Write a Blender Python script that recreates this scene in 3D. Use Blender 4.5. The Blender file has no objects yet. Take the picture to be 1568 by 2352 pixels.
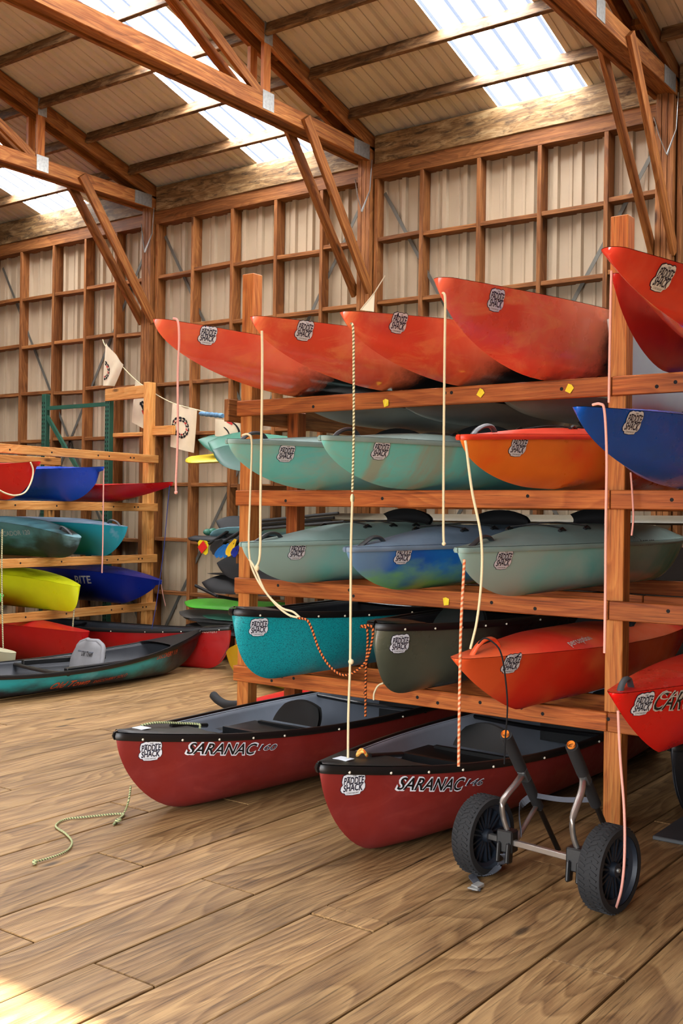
import bpy, bmesh, math, random
from mathutils import Vector, Matrix
from mathutils.bvhtree import BVHTree
random.seed(7)
S = bpy.context.scene
COL = S.collection
PI = math.pi

# ------------------------------------------------------------------ camera geometry
F, YAW, ROLL, H = 2480.0, math.radians(36.1), math.radians(0.78), 1.55
cY, sY, cR, sR = math.cos(YAW), math.sin(YAW), math.cos(ROLL), math.sin(ROLL)
FW, RT, UP = Vector((-sY, cY, 0)), Vector((cY, sY, 0)), Vector((0, 0, 1))
CAM = Vector((0, 0, H))

def ray(x, y):
    du, dv = (x - 784) / F, (y - 1176) / F
    u = du * cR + dv * sR
    v = -du * sR + dv * cR
    return FW + u * RT - v * UP

def at(x, y, X=None, Y=None, Z=None):
    d = ray(x, y)
    t = X / d.x if X is not None else (Y / d.y if Y is not None else (Z - H) / d.z)
    return CAM + d * t

# ------------------------------------------------------------------ colours, materials
def lin(c):
    return tuple(((v / 255) / 12.92 if v / 255 <= .04045 else ((v / 255 + .055) / 1.055) ** 2.4) for v in c) + (1.0,)

class NT:
    def __init__(s, name, rough=.5, spec=.5, metal=0.0):
        s.m = bpy.data.materials.new(name); s.m.use_nodes = True
        s.t = s.m.node_tree; s.n = s.t.nodes; s.l = s.t.links
        s.b = s.n['Principled BSDF']
        s.b.inputs['Roughness'].default_value = rough
        s.b.inputs['Specular IOR Level'].default_value = spec
        s.b.inputs['Metallic'].default_value = metal
    def node(s, ty, **kw):
        n = s.n.new(ty)
        for k, v in kw.items():
            if k in n.inputs.keys(): n.inputs[k].default_value = v
            else: setattr(n, k, v)
        return n
    def link(s, a, b): s.l.new(a, b)
    def coord(s, kind='Object'):
        return s.node('ShaderNodeTexCoord').outputs[kind]
    def mapping(s, vec, scale=(1, 1, 1), loc=(0, 0, 0), rot=(0, 0, 0)):
        m = s.node('ShaderNodeMapping'); s.link(vec, m.inputs['Vector'])
        m.inputs['Scale'].default_value = scale; m.inputs['Location'].default_value = loc; m.inputs['Rotation'].default_value = rot
        return m.outputs[0]
    def noise(s, vec, scale, detail=4, rough=.55, dist=0):
        n = s.node('ShaderNodeTexNoise'); s.link(vec, n.inputs['Vector'])
        n.inputs['Scale'].default_value = scale; n.inputs['Detail'].default_value = detail
        n.inputs['Roughness'].default_value = rough; n.inputs['Distortion'].default_value = dist
        return n.outputs['Fac']
    def ramp(s, fac, stops):
        r = s.node('ShaderNodeValToRGB'); s.link(fac, r.inputs[0]); e = r.color_ramp.elements
        while len(e) > 1: e.remove(e[0])
        e[0].position, e[0].color = stops[0]
        for p, c in stops[1:]:
            x = e.new(p); x.color = c
        return r.outputs[0]
    def val(s, fac, a, b, lo=0.0, hi=1.0):
        r = s.node('ShaderNodeMapRange'); s.link(fac, r.inputs[0])
        for i, v in enumerate((a, b, lo, hi)): r.inputs[i + 1].default_value = v
        return r.outputs[0]
    def mix(s, fac, a, b, mode='MIX'):
        m = s.node('ShaderNodeMix', data_type='RGBA', blend_type=mode)
        for sock, v in ((m.inputs[0], fac), (m.inputs[6], a), (m.inputs[7], b)):
            if isinstance(v, (int, float)): sock.default_value = v
            elif isinstance(v, tuple): sock.default_value = v
            else: s.link(v, sock)
        return m.outputs[2]
    def math(s, op, a, b=0.0):
        m = s.node('ShaderNodeMath', operation=op)
        for i, v in enumerate((a, b)):
            if isinstance(v, (int, float)): m.inputs[i].default_value = v
            else: s.link(v, m.inputs[i])
        return m.outputs[0]
    def sep(s, vec):
        n = s.node('ShaderNodeSeparateXYZ'); s.link(vec, n.inputs[0]); return n.outputs
    def color(s, c): s.link(c, s.b.inputs['Base Color']) if not isinstance(c, tuple) else setattr(s.b.inputs['Base Color'], 'default_value', c)
    def bump(s, h, strength=.3, dist=.01):
        b = s.node('ShaderNodeBump'); b.inputs['Strength'].default_value = strength; b.inputs['Distance'].default_value = dist
        s.link(h, b.inputs['Height']); s.link(b.outputs[0], s.b.inputs['Normal'])

def plain(name, c, rough=.5, metal=0.0, spec=.5, var=.12, scale=6):
    n = NT(name, rough, spec, metal); o = n.coord()
    f = n.noise(o, scale, 5)
    a = lin(c); d = tuple(v * (1 - var) for v in a[:3]) + (1,); e = tuple(min(1, v * (1 + var)) for v in a[:3]) + (1,)
    n.color(n.ramp(f, [(.3, d), (.7, e)]))
    return n.m

def wood(name, dark, mid, light, rough=.65, stain=.5, knots=True, grain=1.0, weather=None, marks=False, ringw=.12):
    n = NT(name, rough, .3); uv = n.node('ShaderNodeUVMap').outputs[0]
    a = n.noise(n.mapping(uv, (.9, 15 * grain, 1)), 1.6, 8, .62, .7)
    warp = n.noise(n.mapping(uv, (.55, 2.6 * grain, 1), (2, 7, 0)), 1.0, 2, .5, .3)
    vy = n.sep(uv)[1]
    fr = n.math('FRACT', n.math('ADD', n.math('MULTIPLY', warp, 17), n.math('MULTIPLY', vy, 13 * grain)))
    w = n.math('SUBTRACT', 1.0, n.math('MULTIPLY', n.val(fr, 0, .85), n.val(fr, .85, 1.0, 1, 0)))
    fine = n.noise(n.mapping(uv, (6, 160 * grain, 1)), 1.0, 4)
    f = n.math('ADD', n.math('MULTIPLY', a, .68), n.math('ADD', n.math('MULTIPLY', w, ringw), n.math('MULTIPLY', fine, .30)))
    col = n.ramp(f, [(.28, lin(dark)), (.5, lin(mid)), (.74, lin(light))])
    pore = n.noise(n.mapping(uv, (1.5, 75 * grain, 1), (9, 4, 0)), 1.4, 5, .7)
    col = n.mix(n.val(pore, .52, .64, 0, .6), col, lin(tuple(int(x * .62) for x in dark)))
    big = n.noise(n.mapping(uv, (1.3, 3.5, 1)), 1.2, 4, .6)
    col = n.mix(n.val(big, .45, .75, 0, stain), col, lin(dark))
    if weather:
        wv = n.noise(n.mapping(uv, (1.6, 7, 1)), 1.7, 8, .7, .8)
        col = n.mix(n.val(wv, .5, .66), col, lin(weather))
        wd = n.noise(n.mapping(uv, (2.2, 8, 1), (5, 3, 0)), 1.9, 7, .7, .6)
        col = n.mix(n.val(wd, .5, .64, 0, .85), col, lin((48, 34, 22)))
    if knots:
        v = n.node('ShaderNodeTexVoronoi', distance='EUCLIDEAN'); n.link(n.mapping(uv, (1.3, 3.8, 1)), v.inputs['Vector']); v.inputs['Scale'].default_value = 1.0
        k = n.val(v.outputs['Distance'], .045, .10, .8, 0)
        col = n.mix(k, col, lin(tuple(int(x * .45) for x in dark)))
    rnd = n.node('ShaderNodeObjectInfo').outputs['Random']
    tint = n.node('ShaderNodeAttribute', attribute_name='tint').outputs['Fac']
    j = n.math('ADD', n.val(rnd, 0, 1, .82, 1.16), tint)
    vv = n.node('ShaderNodeHueSaturation'); n.link(j, vv.inputs['Value']); n.link(col, vv.inputs['Color'])
    n.color(vv.outputs[0])
    h = f
    if marks:
        ws = n.node('ShaderNodeTexWave', bands_direction='X'); n.link(n.mapping(uv, (60, 17, 1)), ws.inputs['Vector'])
        ws.inputs['Scale'].default_value = 1.0; ws.inputs['Distortion'].default_value = 1.2
        pm = n.noise(n.mapping(uv, (.5, 2.5, 1)), 1.3, 2)
        h = n.math('ADD', f, n.math('MULTIPLY', ws.outputs[1], n.val(pm, .4, .6, 0, .2)))
        r = n.noise(n.mapping(uv, (1, 4, 1)), 2, 3); n.link(n.val(r, .3, .7, .38, .62), n.b.inputs['Roughness'])
    n.bump(h, .35, .004)
    return n.m

def hullmat(name, base, second=None, nscale=1.6, stretch=(1, 1, 1), lo=.45, hi=.65, speck=None, fade=None, rough=.3, scuff=None, zband=None, bow=None, smax=.75):
    """moulded plastic hull colour in the boat's own frame: x from the bow, z up"""
    n = NT(name, rough, .5); o = n.coord(); xyz = n.sep(o)
    col = n.mix(n.noise(o, 9, 3), lin(base), tuple(v * .86 for v in lin(base)[:3]) + (1,))
    if second:
        f = n.noise(n.mapping(o, stretch), nscale, 5, .6, .4)
        col = n.mix(n.val(f, lo, hi, 0, 1), col, lin(second))
    if bow:                                            # (colour, length) pigment swirl at the bow
        f = n.noise(n.mapping(o, (1, 1, 1)), 2.6, 5)
        col = n.mix(n.val(n.math('ADD', xyz[0], n.math('MULTIPLY', n.math('SUBTRACT', f, .5), bow[1] * 1.3)), bow[1] * .6, bow[1] * 1.1, 1, 0), col, lin(bow[0]))
    if zband:                                          # (colour, z0, z1)
        f = n.noise(n.mapping(o, (2.2, 2, 5)), 1.5, 6)
        col = n.mix(n.val(n.math('ADD', xyz[2], n.math('MULTIPLY', n.math('SUBTRACT', f, .5), .32)), zband[1], zband[2], 1, 0), col, lin(zband[0]))
    if speck:
        f = n.noise(o, 190, 2, .6); col = n.mix(n.val(f, .5, .62, 0, .75), col, lin(speck))
    if scuff:
        f = n.noise(n.mapping(o, (1.3, 1.3, 3.2), (3, 1, 2)), 2.2, 7, .68, 1.2); col = n.mix(n.val(f, .5, .66, 0, smax), col, lin(scuff))
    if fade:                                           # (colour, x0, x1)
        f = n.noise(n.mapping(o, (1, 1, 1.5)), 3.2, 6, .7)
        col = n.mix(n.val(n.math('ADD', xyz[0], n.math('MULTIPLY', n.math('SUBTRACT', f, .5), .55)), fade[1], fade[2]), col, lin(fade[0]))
    n.color(col)
    r = n.noise(o, 5, 5); n.link(n.val(r, .3, .7, rough * .75, rough * 1.5), n.b.inputs['Roughness'])
    n.bump(n.noise(o, 260, 2), .05, .001)
    if rough < .2: n.b.inputs['Coat Weight'].default_value = .6; n.b.inputs['Coat Roughness'].default_value = .12
    return n.m

M = {}
M['old'] = wood('old_timber', (78, 42, 17), (138, 83, 41), (180, 119, 66))
M['truss'] = wood('truss_timber', (82, 42, 15), (150, 87, 39), (196, 130, 68))
M['purlin'] = wood('weathered_purlin', (58, 38, 22), (108, 74, 44), (150, 112, 74), weather=(158, 128, 92))
M['header'] = wood('weathered_header', (66, 46, 26), (118, 88, 54), (166, 132, 88), weather=(172, 144, 104))
M['rack'] = wood('rack_timber', (92, 40, 11), (154, 76, 27), (192, 110, 48), stain=.35)
M['post'] = wood('rack_post_timber', (118, 58, 20), (178, 100, 42), (212, 140, 70), stain=.3)
M['rackl'] = wood('pale_rack_timber', (150, 88, 36), (206, 138, 70), (230, 172, 102), stain=.25)
M['floor'] = wood('floor_plank', (72, 50, 29), (128, 95, 60), (166, 130, 86), rough=.6, stain=.5, marks=True, grain=.8, ringw=.2)
M['gap'] = plain('dark_gap', (22, 16, 12), .9)
M['metal_wall'] = plain('beige_sheet_metal', (188, 167, 140), .42, 0, .4, .07, 2)
M['metal_roof'] = plain('cream_roof_sheet', (208, 196, 178), .45, 0, .4, .07, 2)
M['galv'] = plain('galvanised_steel', (170, 170, 165), .45, .7, .5, .18, 40)
M['galvd'] = plain('dull_strap_steel', (112, 110, 102), .6, .5)
M['green_steel'] = plain('green_painted_steel', (38, 84, 66), .5)
M['black'] = plain('black_plastic', (14, 14, 15), .42)
M['foam'] = plain('black_foam', (20, 20, 22), .85)
M['darkgrey'] = plain('dark_grey_plastic', (62, 64, 66), .5)
M['grey'] = plain('grey_plastic', (150, 150, 150), .5)
M['inner'] = plain('pale_canoe_lining', (186, 194, 208), .45, var=.05)
M['innerd'] = plain('charcoal_lining', (50, 52, 58), .5)
M['white'] = plain('white_vinyl', (232, 236, 244), .5, var=.02)
M['navy'] = plain('navy_ink', (22, 24, 48), .5, var=.05)
M['ink'] = plain('black_ink', (14, 14, 16), .5, var=.05)
M['redink'] = plain('red_ink', (196, 44, 40), .6)
M['orangeink'] = plain('orange_ink', (206, 84, 44), .5)
M['silver'] = plain('silver_print', (206, 200, 190), .4)
M['rivet'] = plain('pale_rivet', (214, 204, 184), .4, .3)
M['hole'] = plain('bolt_hole', (14, 10, 8), .9)
M['yellowtag'] = plain('yellow_tag', (238, 206, 40), .6)
M['cloth'] = plain('canvas_cloth', (222, 204, 172), .9, var=.06)
M['alu'] = plain('brushed_aluminium', (176, 170, 164), .3, .85)
M['rubber'] = plain('cart_tyre_rubber', (24, 24, 26), .8)
M['rim'] = plain('blue_grey_rim', (32, 40, 52), .5)
M['orange'] = plain('orange_cap', (240, 140, 50), .5)
M['strap'] = plain('grey_webbing', (74, 76, 84), .8)
M['seatgrey'] = plain('grey_seat_pad', (122, 120, 122), .8)
M['boardwall'] = plain('dark_board_siding', (84, 62, 44), .8)
M['ground'] = plain('gravel_ground', (74, 70, 66), .95, scale=14)

def ropemat(name, a, b=None, freq=60):
    n = NT(name, .8, .2)
    if b:
        uv = n.node('ShaderNodeUVMap').outputs[0]; s = n.sep(uv)
        w = n.math('SINE', n.math('ADD', n.math('MULTIPLY', s[0], freq * 2 * PI), n.math('MULTIPLY', s[1], 2 * PI)))
        n.color(n.mix(n.val(w, -.15, .15), lin(a), lin(b)))
    else:
        n.color(n.mix(n.noise(n.coord(), 120, 3), lin(a), tuple(v * .8 for v in lin(a)[:3]) + (1,)))
    return n.m
M['r_cream'] = ropemat('cream_rope', (226, 208, 168))
M['r_pink'] = ropemat('pink_rope', (226, 160, 146))
M['r_orange'] = ropemat('orange_black_rope', (206, 108, 52), (52, 30, 20), 55)
M['r_orangew'] = ropemat('orange_white_rope', (206, 104, 62), (226, 176, 140), 45)
M['r_yellow'] = ropemat('yellow_green_rope', (208, 206, 150), (104, 116, 84), 75)
M['r_green'] = ropemat('green_white_rope', (220, 210, 170), (120, 112, 76), 60)
M['r_black'] = ropemat('black_cord', (20, 20, 22))
M['r_blue'] = ropemat('blue_cord', (48, 56, 110))

# ------------------------------------------------------------------ mesh building
class MB:
    def __init__(s): s.v = []; s.f = []; s.uv = []; s.mi = []; s.tint = []
    def face(s, ids, uvs=None, mi=0, tint=0.0):
        s.f.append(tuple(ids)); s.uv.append(uvs or [(0, 0)] * len(ids)); s.mi.append(mi); s.tint.append(tint)
    def add(s, pts, faces, mi=0):
        b = len(s.v); s.v += [Vector(p) for p in pts]
        for f in faces: s.face([b + i for i in f], [(pts[i][0] * 1.0 + pts[i][1] * .3, pts[i][2]) for i in f], mi)
    def beam(s, p0, p1, w, h, up=(0, 0, 1), mi=0, tint=0.0, taper=1.0):
        """rectangular timber from p0 to p1 (centre line); w across, h along 'up'"""
        p0, p1 = Vector(p0), Vector(p1); d = (p1 - p0); L = d.length; d = d / L
        r = d.cross(Vector(up)); r.normalize(); u = r.cross(d)
        b = len(s.v)
        for t, k in ((p0, 1.0), (p1, taper)):
            for a, c in ((-1, -1), (1, -1), (1, 1), (-1, 1)):
                s.v.append(t + r * (a * w / 2 * k) + u * (c * h / 2 * k))
        ou, ov = random.uniform(0, 40), random.uniform(0, 40)
        per = [0, w, w + h, 2 * w + h]
        for i in range(4):
            j = (i + 1) % 4; wd = w if i % 2 == 0 else h
            s.face((b + i, b + j, b + 4 + j, b + 4 + i), [(ou, ov + per[i]), (ou, ov + per[i] + wd), (ou + L, ov + per[i] + wd), (ou + L, ov + per[i])], mi, tint)
        s.face((b + 3, b + 2, b + 1, b), [(ou + h * 0, ov), (ou, ov + w), (ou + h, ov + w), (ou + h, ov)], mi, tint)
        s.face((b + 4, b + 5, b + 6, b + 7), [(ou, ov), (ou, ov + w), (ou + h, ov + w), (ou + h, ov)], mi, tint)
    def tube(s, pts, r, n=8, mi=0, cap=True, flat=1.0, up=None):
        pts = [Vector(p) for p in pts]; b = len(s.v); N = len(pts)
        rs = r if isinstance(r, (list, tuple)) else [r] * N
        ref = Vector(up) if up else Vector((0.31, 0.22, 0.92)); acc = 0; U = []
        for i, p in enumerate(pts):
            t = (pts[min(i + 1, N - 1)] - pts[max(i - 1, 0)])
            if t.length < 1e-9: t = Vector((0, 0, 1))
            t.normalize()
            a = t.cross(ref)
            if a.length < 1e-4: a = t.cross(Vector((1, 0, 0)))
            a.normalize(); c = a.cross(t)
            if i: acc += (p - pts[i - 1]).length
            U.append(acc)
            for k in range(n):
                q = 2 * PI * k / n
                s.v.append(p + a * (math.cos(q) * rs[i]) + c * (math.sin(q) * rs[i] * flat))
        for i in range(N - 1):
            for k in range(n):
                k2 = (k + 1) % n
                s.face((b + i * n + k, b + i * n + k2, b + (i + 1) * n + k2, b + (i + 1) * n + k),
                       [(U[i], k / n), (U[i], (k + 1) / n), (U[i + 1], (k + 1) / n), (U[i + 1], k / n)], mi)
        if cap:
            s.face([b + k for k in range(n)][::-1], None, mi); s.face([b + (N - 1) * n + k for k in range(n)], None, mi)
    def lathe(s, prof, c, axis, n=40, mi=0):
        """prof: list of (radius, along) turned about axis through c"""
        axis = Vector(axis).normalized(); a = axis.cross(Vector((0, 0, 1))); a = a.normalized() if a.length > 1e-4 else Vector((1, 0, 0)); d = axis.cross(a)
        b = len(s.v); c = Vector(c); m = len(prof)
        for k in range(n):
            q = 2 * PI * k / n
            for r, h in prof: s.v.append(c + axis * h + (a * math.cos(q) + d * math.sin(q)) * r)
        for k in range(n):
            k2 = (k + 1) % n
            for i in range(m - 1):
                s.face((b + k * m + i, b + k * m + i + 1, b + k2 * m + i + 1, b + k2 * m + i), None, mi)
    def grid(s, rows, mi=0, flip=False, closed=False):
        b = len(s.v); R = len(rows); C = len(rows[0])
        for r in rows: s.v += [Vector(p) for p in r]
        for i in range(R - 1):
            for j in range(C - 1 + (1 if closed else 0)):
                j2 = (j + 1) % C
                q = (b + i * C + j, b + i * C + j2, b + (i + 1) * C + j2, b + (i + 1) * C + j)
                s.face(q[::-1] if flip else q, [(i * .1, j * .1)] * 4, mi)
    def blob(s, c, r, mi=0, n=10):
        c = Vector(c); r = Vector(r) if not isinstance(r, (int, float)) else Vector((r, r, r))
        rows = []
        for i in range(n + 1):
            th = PI * i / n
            rows.append([c + Vector((r.x * math.sin(th) * math.cos(2 * PI * k / (2 * n)), r.y * math.sin(th) * math.sin(2 * PI * k / (2 * n)), r.z * math.cos(th))) for k in range(2 * n)])
        s.grid(rows, mi, closed=True, flip=True)
    def build(s, name, mats, parent=None, smooth=None, bevel=0.0, local=False, **props):
        me = bpy.data.meshes.new(name)
        off = Vector((0, 0, 0))
        if parent is not None and not local: off = parent['_o'] if '_o' in parent.keys() else OFF.get(parent.name, Vector((0, 0, 0)))
        me.from_pydata([tuple(v - off) for v in s.v], [], s.f)
        uvl = me.uv_layers.new(name='UVMap')
        i = 0
        for fu in s.uv:
            for q in fu: uvl.data[i].uv = q; i += 1
        if any(s.tint):
            at_ = me.attributes.new('tint', 'FLOAT', 'FACE'); at_.data.foreach_set('value', s.tint)
        for m in (mats if isinstance(mats, (list, tuple)) else [mats]): me.materials.append(M[m] if isinstance(m, str) else m)
        me.polygons.foreach_set('material_index', s.mi)
        if bevel:
            bm = bmesh.new(); bm.from_mesh(me)
            bmesh.ops.bevel(bm, geom=[e for e in bm.edges if len(e.link_faces) == 2], offset=bevel, segments=1, affect='EDGES', profile=.5)
            bm.to_mesh(me); bm.free()
        if smooth is not None:
            me.polygons.foreach_set('use_smooth', [True] * len(me.polygons)); me.set_sharp_from_angle(angle=math.radians(smooth))
        me.update()
        o = bpy.data.objects.new(name, me); COL.objects.link(o)
        if parent is not None:
            o.parent = parent
        for k, v in props.items(): o[k] = v
        return o

OFF = {}
def thing(name, label, cat, loc=(0, 0, 0), group=None, mat=None):
    o = bpy.data.objects.new(name, None); COL.objects.link(o); o.empty_display_size = .1
    if mat is not None: o.matrix_world = mat
    else: o.location = loc; OFF[o.name] = Vector(loc)
    o['label'] = label; o['category'] = cat
    if group: o['group'] = group
    return o

def tag(o, label, cat, group=None, kind=None):
    o['label'] = label; o['category'] = cat
    if group: o['group'] = group
    if kind: o['kind'] = kind
    return o

# smooth curve through points
def spline(pts, k=8):
    pts = [Vector(p) for p in pts]
    if len(pts) < 3: return pts
    out = []
    for i in range(len(pts) - 1):
        p0, p1, p2, p3 = pts[max(i - 1, 0)], pts[i], pts[i + 1], pts[min(i + 2, len(pts) - 1)]
        for j in range(k):
            t = j / k
            out.append(.5 * ((2 * p1) + (p2 - p0) * t + (2 * p0 - 5 * p1 + 4 * p2 - p3) * t * t + (3 * p1 - p0 - 3 * p2 + p3) * t ** 3))
    out.append(pts[-1]); return out

def sstep(a, b, x):
    t = max(0, min(1, (x - a) / (b - a))) if b != a else float(x > a)
    return t * t * (3 - 2 * t)

# lettering: text turned into a flat mesh, returned as (points, faces) with height 1, baseline 0
TXT = {}
def text_mesh(body, offset=0.0, shear=0.0, spacing=1.0):
    key = (body, offset, shear, spacing)
    if key in TXT: return TXT[key]
    cu = bpy.data.curves.new('lettering', 'FONT'); cu.body = body; cu.size = 1.0; cu.offset = offset; cu.shear = shear; cu.space_character = spacing
    cu.align_x = 'CENTER'; cu.resolution_u = 3
    ob = bpy.data.objects.new('lettering', cu); COL.objects.link(ob)
    dg = bpy.context.evaluated_depsgraph_get(); dg.update()
    me = bpy.data.meshes.new_from_object(ob.evaluated_get(dg))
    bm = bmesh.new(); bm.from_mesh(me); bmesh.ops.triangulate(bm, faces=bm.faces)
    for _ in range(1):
        bmesh.ops.subdivide_edges(bm, edges=[e for e in bm.edges if e.calc_length() > .35], cuts=1)
    bm.verts.index_update()
    pts = [(v.co.x, v.co.y) for v in bm.verts]; fs = [[v.index for v in f.verts] for f in bm.faces]
    # make all faces face +z
    bm.free(); bpy.data.meshes.remove(me); bpy.data.objects.remove(ob); bpy.data.curves.remove(cu)
    TXT[key] = (pts, fs); return TXT[key]

# ------------------------------------------------------------------ SETTING
def slope(Y): return 5.295 + .29 * (8.8 - Y) if Y >= 2.9 else 5.295 + .29 * (8.8 - 5.8 + Y)
RIDGE = 2.9

def ribbed(x0, x1, period, prof):
    """x positions and heights of a ribbed sheet profile"""
    out = []; k = math.floor(x0 / period)
    while k * period < x1:
        for fx, h in prof:
            x = k * period + fx
            if x0 <= x <= x1: out.append((x, h))
        k += 1
    return [(x0, out[0][1] if out else 0)] + out + [(x1, out[-1][1] if out else 0)]

WP = [(0, 0), (.085, 0), (.092, .012), (.118, .012), (.125, 0), (.165, 0), (.176, .036), (.219, .036), (.23, 0)]
RP = [(0, 0), (.06, 0), (.064, .008), (.076, .008), (.08, 0), (.140, 0), (.160, .020), (.180, .020), (.200, 0), (.203, 0)]
XL, XR, YB, YF = -13.6, 1.6, 8.93, -3.2

# floor: one mesh of individually cut planks
fl = MB(); W = .30
joints = {}
for (px, py) in ((265, 1970), (520, 2034), (287, 2238), (38, 2147), (787, 2119), (1290, 1990), (860, 2110), (1400, 2240)):
    p = at(px, py, Z=0); joints.setdefault(math.floor((p.x + 3.44) / W), []).append(p.y)
k0, k1 = math.floor((XL + 3.44) / W), math.ceil((XR + 3.44) / W)
for k in range(k0, k1):
    x0 = -3.44 + k * W; js = joints.get(k, [])
    ends = sorted([YF, 9.0] + js + ([random.uniform(-1.5, 1.5)] if not js else []) + [j + random.uniform(3.2, 4.6) for j in (js[:1] or [random.uniform(0, 1.5)])])
    ends = [e for e in ends if YF <= e <= 9.0]
    for a, b in zip(ends[:-1], ends[1:]):
        if b - a < .05: continue
        z = random.uniform(-.0025, .0015)
        fl.beam((x0 + W / 2, a + .004, -.025 + z), (x0 + W / 2, b - .004, -.025 + z), W - .009, .05, tint=random.uniform(-.2, .16))
floor = fl.build('floor', 'floor', bevel=.003); floor['kind'] = 'structure'
sub = MB(); sub.beam((XL, 2.9, -.11), (XR, 2.9, -.11), 12.3, .1)
o = sub.build('underfloor', 'gap', floor, local=True)

# back wall of ribbed sheet
def wall_sheet(name, x0, x1, z0, z1, Y, nrm=-1):
    m = MB(); pr = ribbed(x0, x1, .23, WP)
    m.grid([[(x, Y + nrm * h, z0) for x, h in pr], [(x, Y + nrm * h, z1) for x, h in pr]], flip=(nrm < 0) is False)
    return m
wall = wall_sheet('wall_back', XL, XR, 0, 5.3, YB).build('wall_back', 'metal_wall', smooth=25); wall['kind'] = 'structure'
SF = 8.78                                            # front face of the studs
studs = [-13.4, -12.83, -12.2, -11.56, -10.92, -10.325, -9.78, -8.525, -7.935, -7.32, -6.71, -5.51, -4.89, -4.275, -3.65, -2.45, -1.83, -1.2, -.6, .6, 1.2]
posts = [-9.18, -6.12, -3.10, -.06]
allx = sorted(studs + [p - .11 for p in posts] + [p + .1 for p in posts])
for x in studs:
    m = MB(); m.beam((x, SF + .07, 0), (x, SF + .07, 4.84), .04, .14, up=(0, 1, 0)); m.build('stud', 'old', wall, bevel=.003)
for p in posts:
    m = MB()
    for dx in (-.075, -.025, .025): m.beam((p + dx, SF + .04, 0), (p + dx, SF + .04, 5.1), .046, .19, up=(0, 1, 0))
    m.build('wall_post', 'old', wall, bevel=.003)
    m = MB(); m.beam((p + .085, SF + .07, 0), (p + .085, SF + .07, 4.84), .04, .14, up=(0, 1, 0)); m.build('stud', 'old', wall, bevel=.003)
cells = sorted(studs + posts)
gz = [.6, 1.2, 1.82, 2.4, 3.0, 3.62, 4.24]
rest = MB()
for a, b in zip(cells[:-1], cells[1:]):
    for z in gz:
        zz = z + random.choice((-.012, 0, .012)) ; q = [(a + .02 + (.09 if a in posts else 0), SF + .075, zz), (b - .02 - (.085 if b in posts else 0), SF + .075, zz + random.uniform(-.008, .008))]
        seen = -12 < a < -3.2 and not (z < 1.7 and a > -7.4)
        m = MB() if seen else rest
        m.beam(q[0], q[1], .13, .04)
        if seen: m.build('girt', 'old', wall, bevel=.003)
o = rest.build('girt', 'old', wall); o['kind'] = 'stuff'
# ledger and weathered header
m = MB(); m.beam((XL, SF + .03, 4.925), (XR, SF + .03, 4.925), .06, .14); m.beam((XL, SF + .08, 4.86), (XR, SF + .08, 4.86), .16, .04); m.build('ledger', 'old', wall, bevel=.004)
for a, b in ((XL, -9.27), (-9.1, -6.23), (-6.05, -3.2), (-3.02, XR)):
    m = MB(); m.beam((a, SF + .01, 5.125), (b, SF + .01, 5.125), .05, .28); m.build('header_beam', 'header', wall, bevel=.006)
# flat steel wind bracing crossing each bay behind the studs
for a, b in zip([-12.2] + posts[:-1], posts):
    for (xa, za, xb, zb) in ((a + .12, 4.72, b - .1, -.02), (b - .12, 4.72, a + .1, -.02)):
        n_ = 1
        m = MB(); m.beam((xa, YB - .045, za), (xb, YB - .045, max(zb, .02)), .035, .004, up=(0, 1, 0)); m.build('wind_brace', 'galvd', wall)

# other walls (behind the camera and to the sides)
for name, pts in (('wall_left', [(XL, YF, 0), (XL, YB, 0), (XL, YB, 5.3), (XL, RIDGE, 7.0), (XL, YF, 5.25)]), ('wall_right', [(XR, YF, 0), (XR, YB, 0), (XR, YB, 5.3), (XR, RIDGE, 7.0), (XR, YF, 5.25)])):
    m = MB(); m.add(pts, [tuple(range(5))]); o = m.build(name, 'boardwall'); o['kind'] = 'structure'
DOOR = 3.55
m = MB()
for x0, x1, z0, z1 in ((XL, -5.4, 0, 5.3), (1.0, XR, 0, 5.3), (-5.4, 1.0, DOOR, 5.3)):
    m.grid([[(x0, YF, z0), (x1, YF, z0)], [(x0, YF, z1), (x1, YF, z1)]])
o = m.build('wall_front', 'metal_wall'); o['kind'] = 'structure'
m = MB(); m.beam((-30, -14, -.16), (26, -14, -.16), 21.5, .1); o = m.build('ground', 'ground'); o['kind'] = 'structure'

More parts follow.
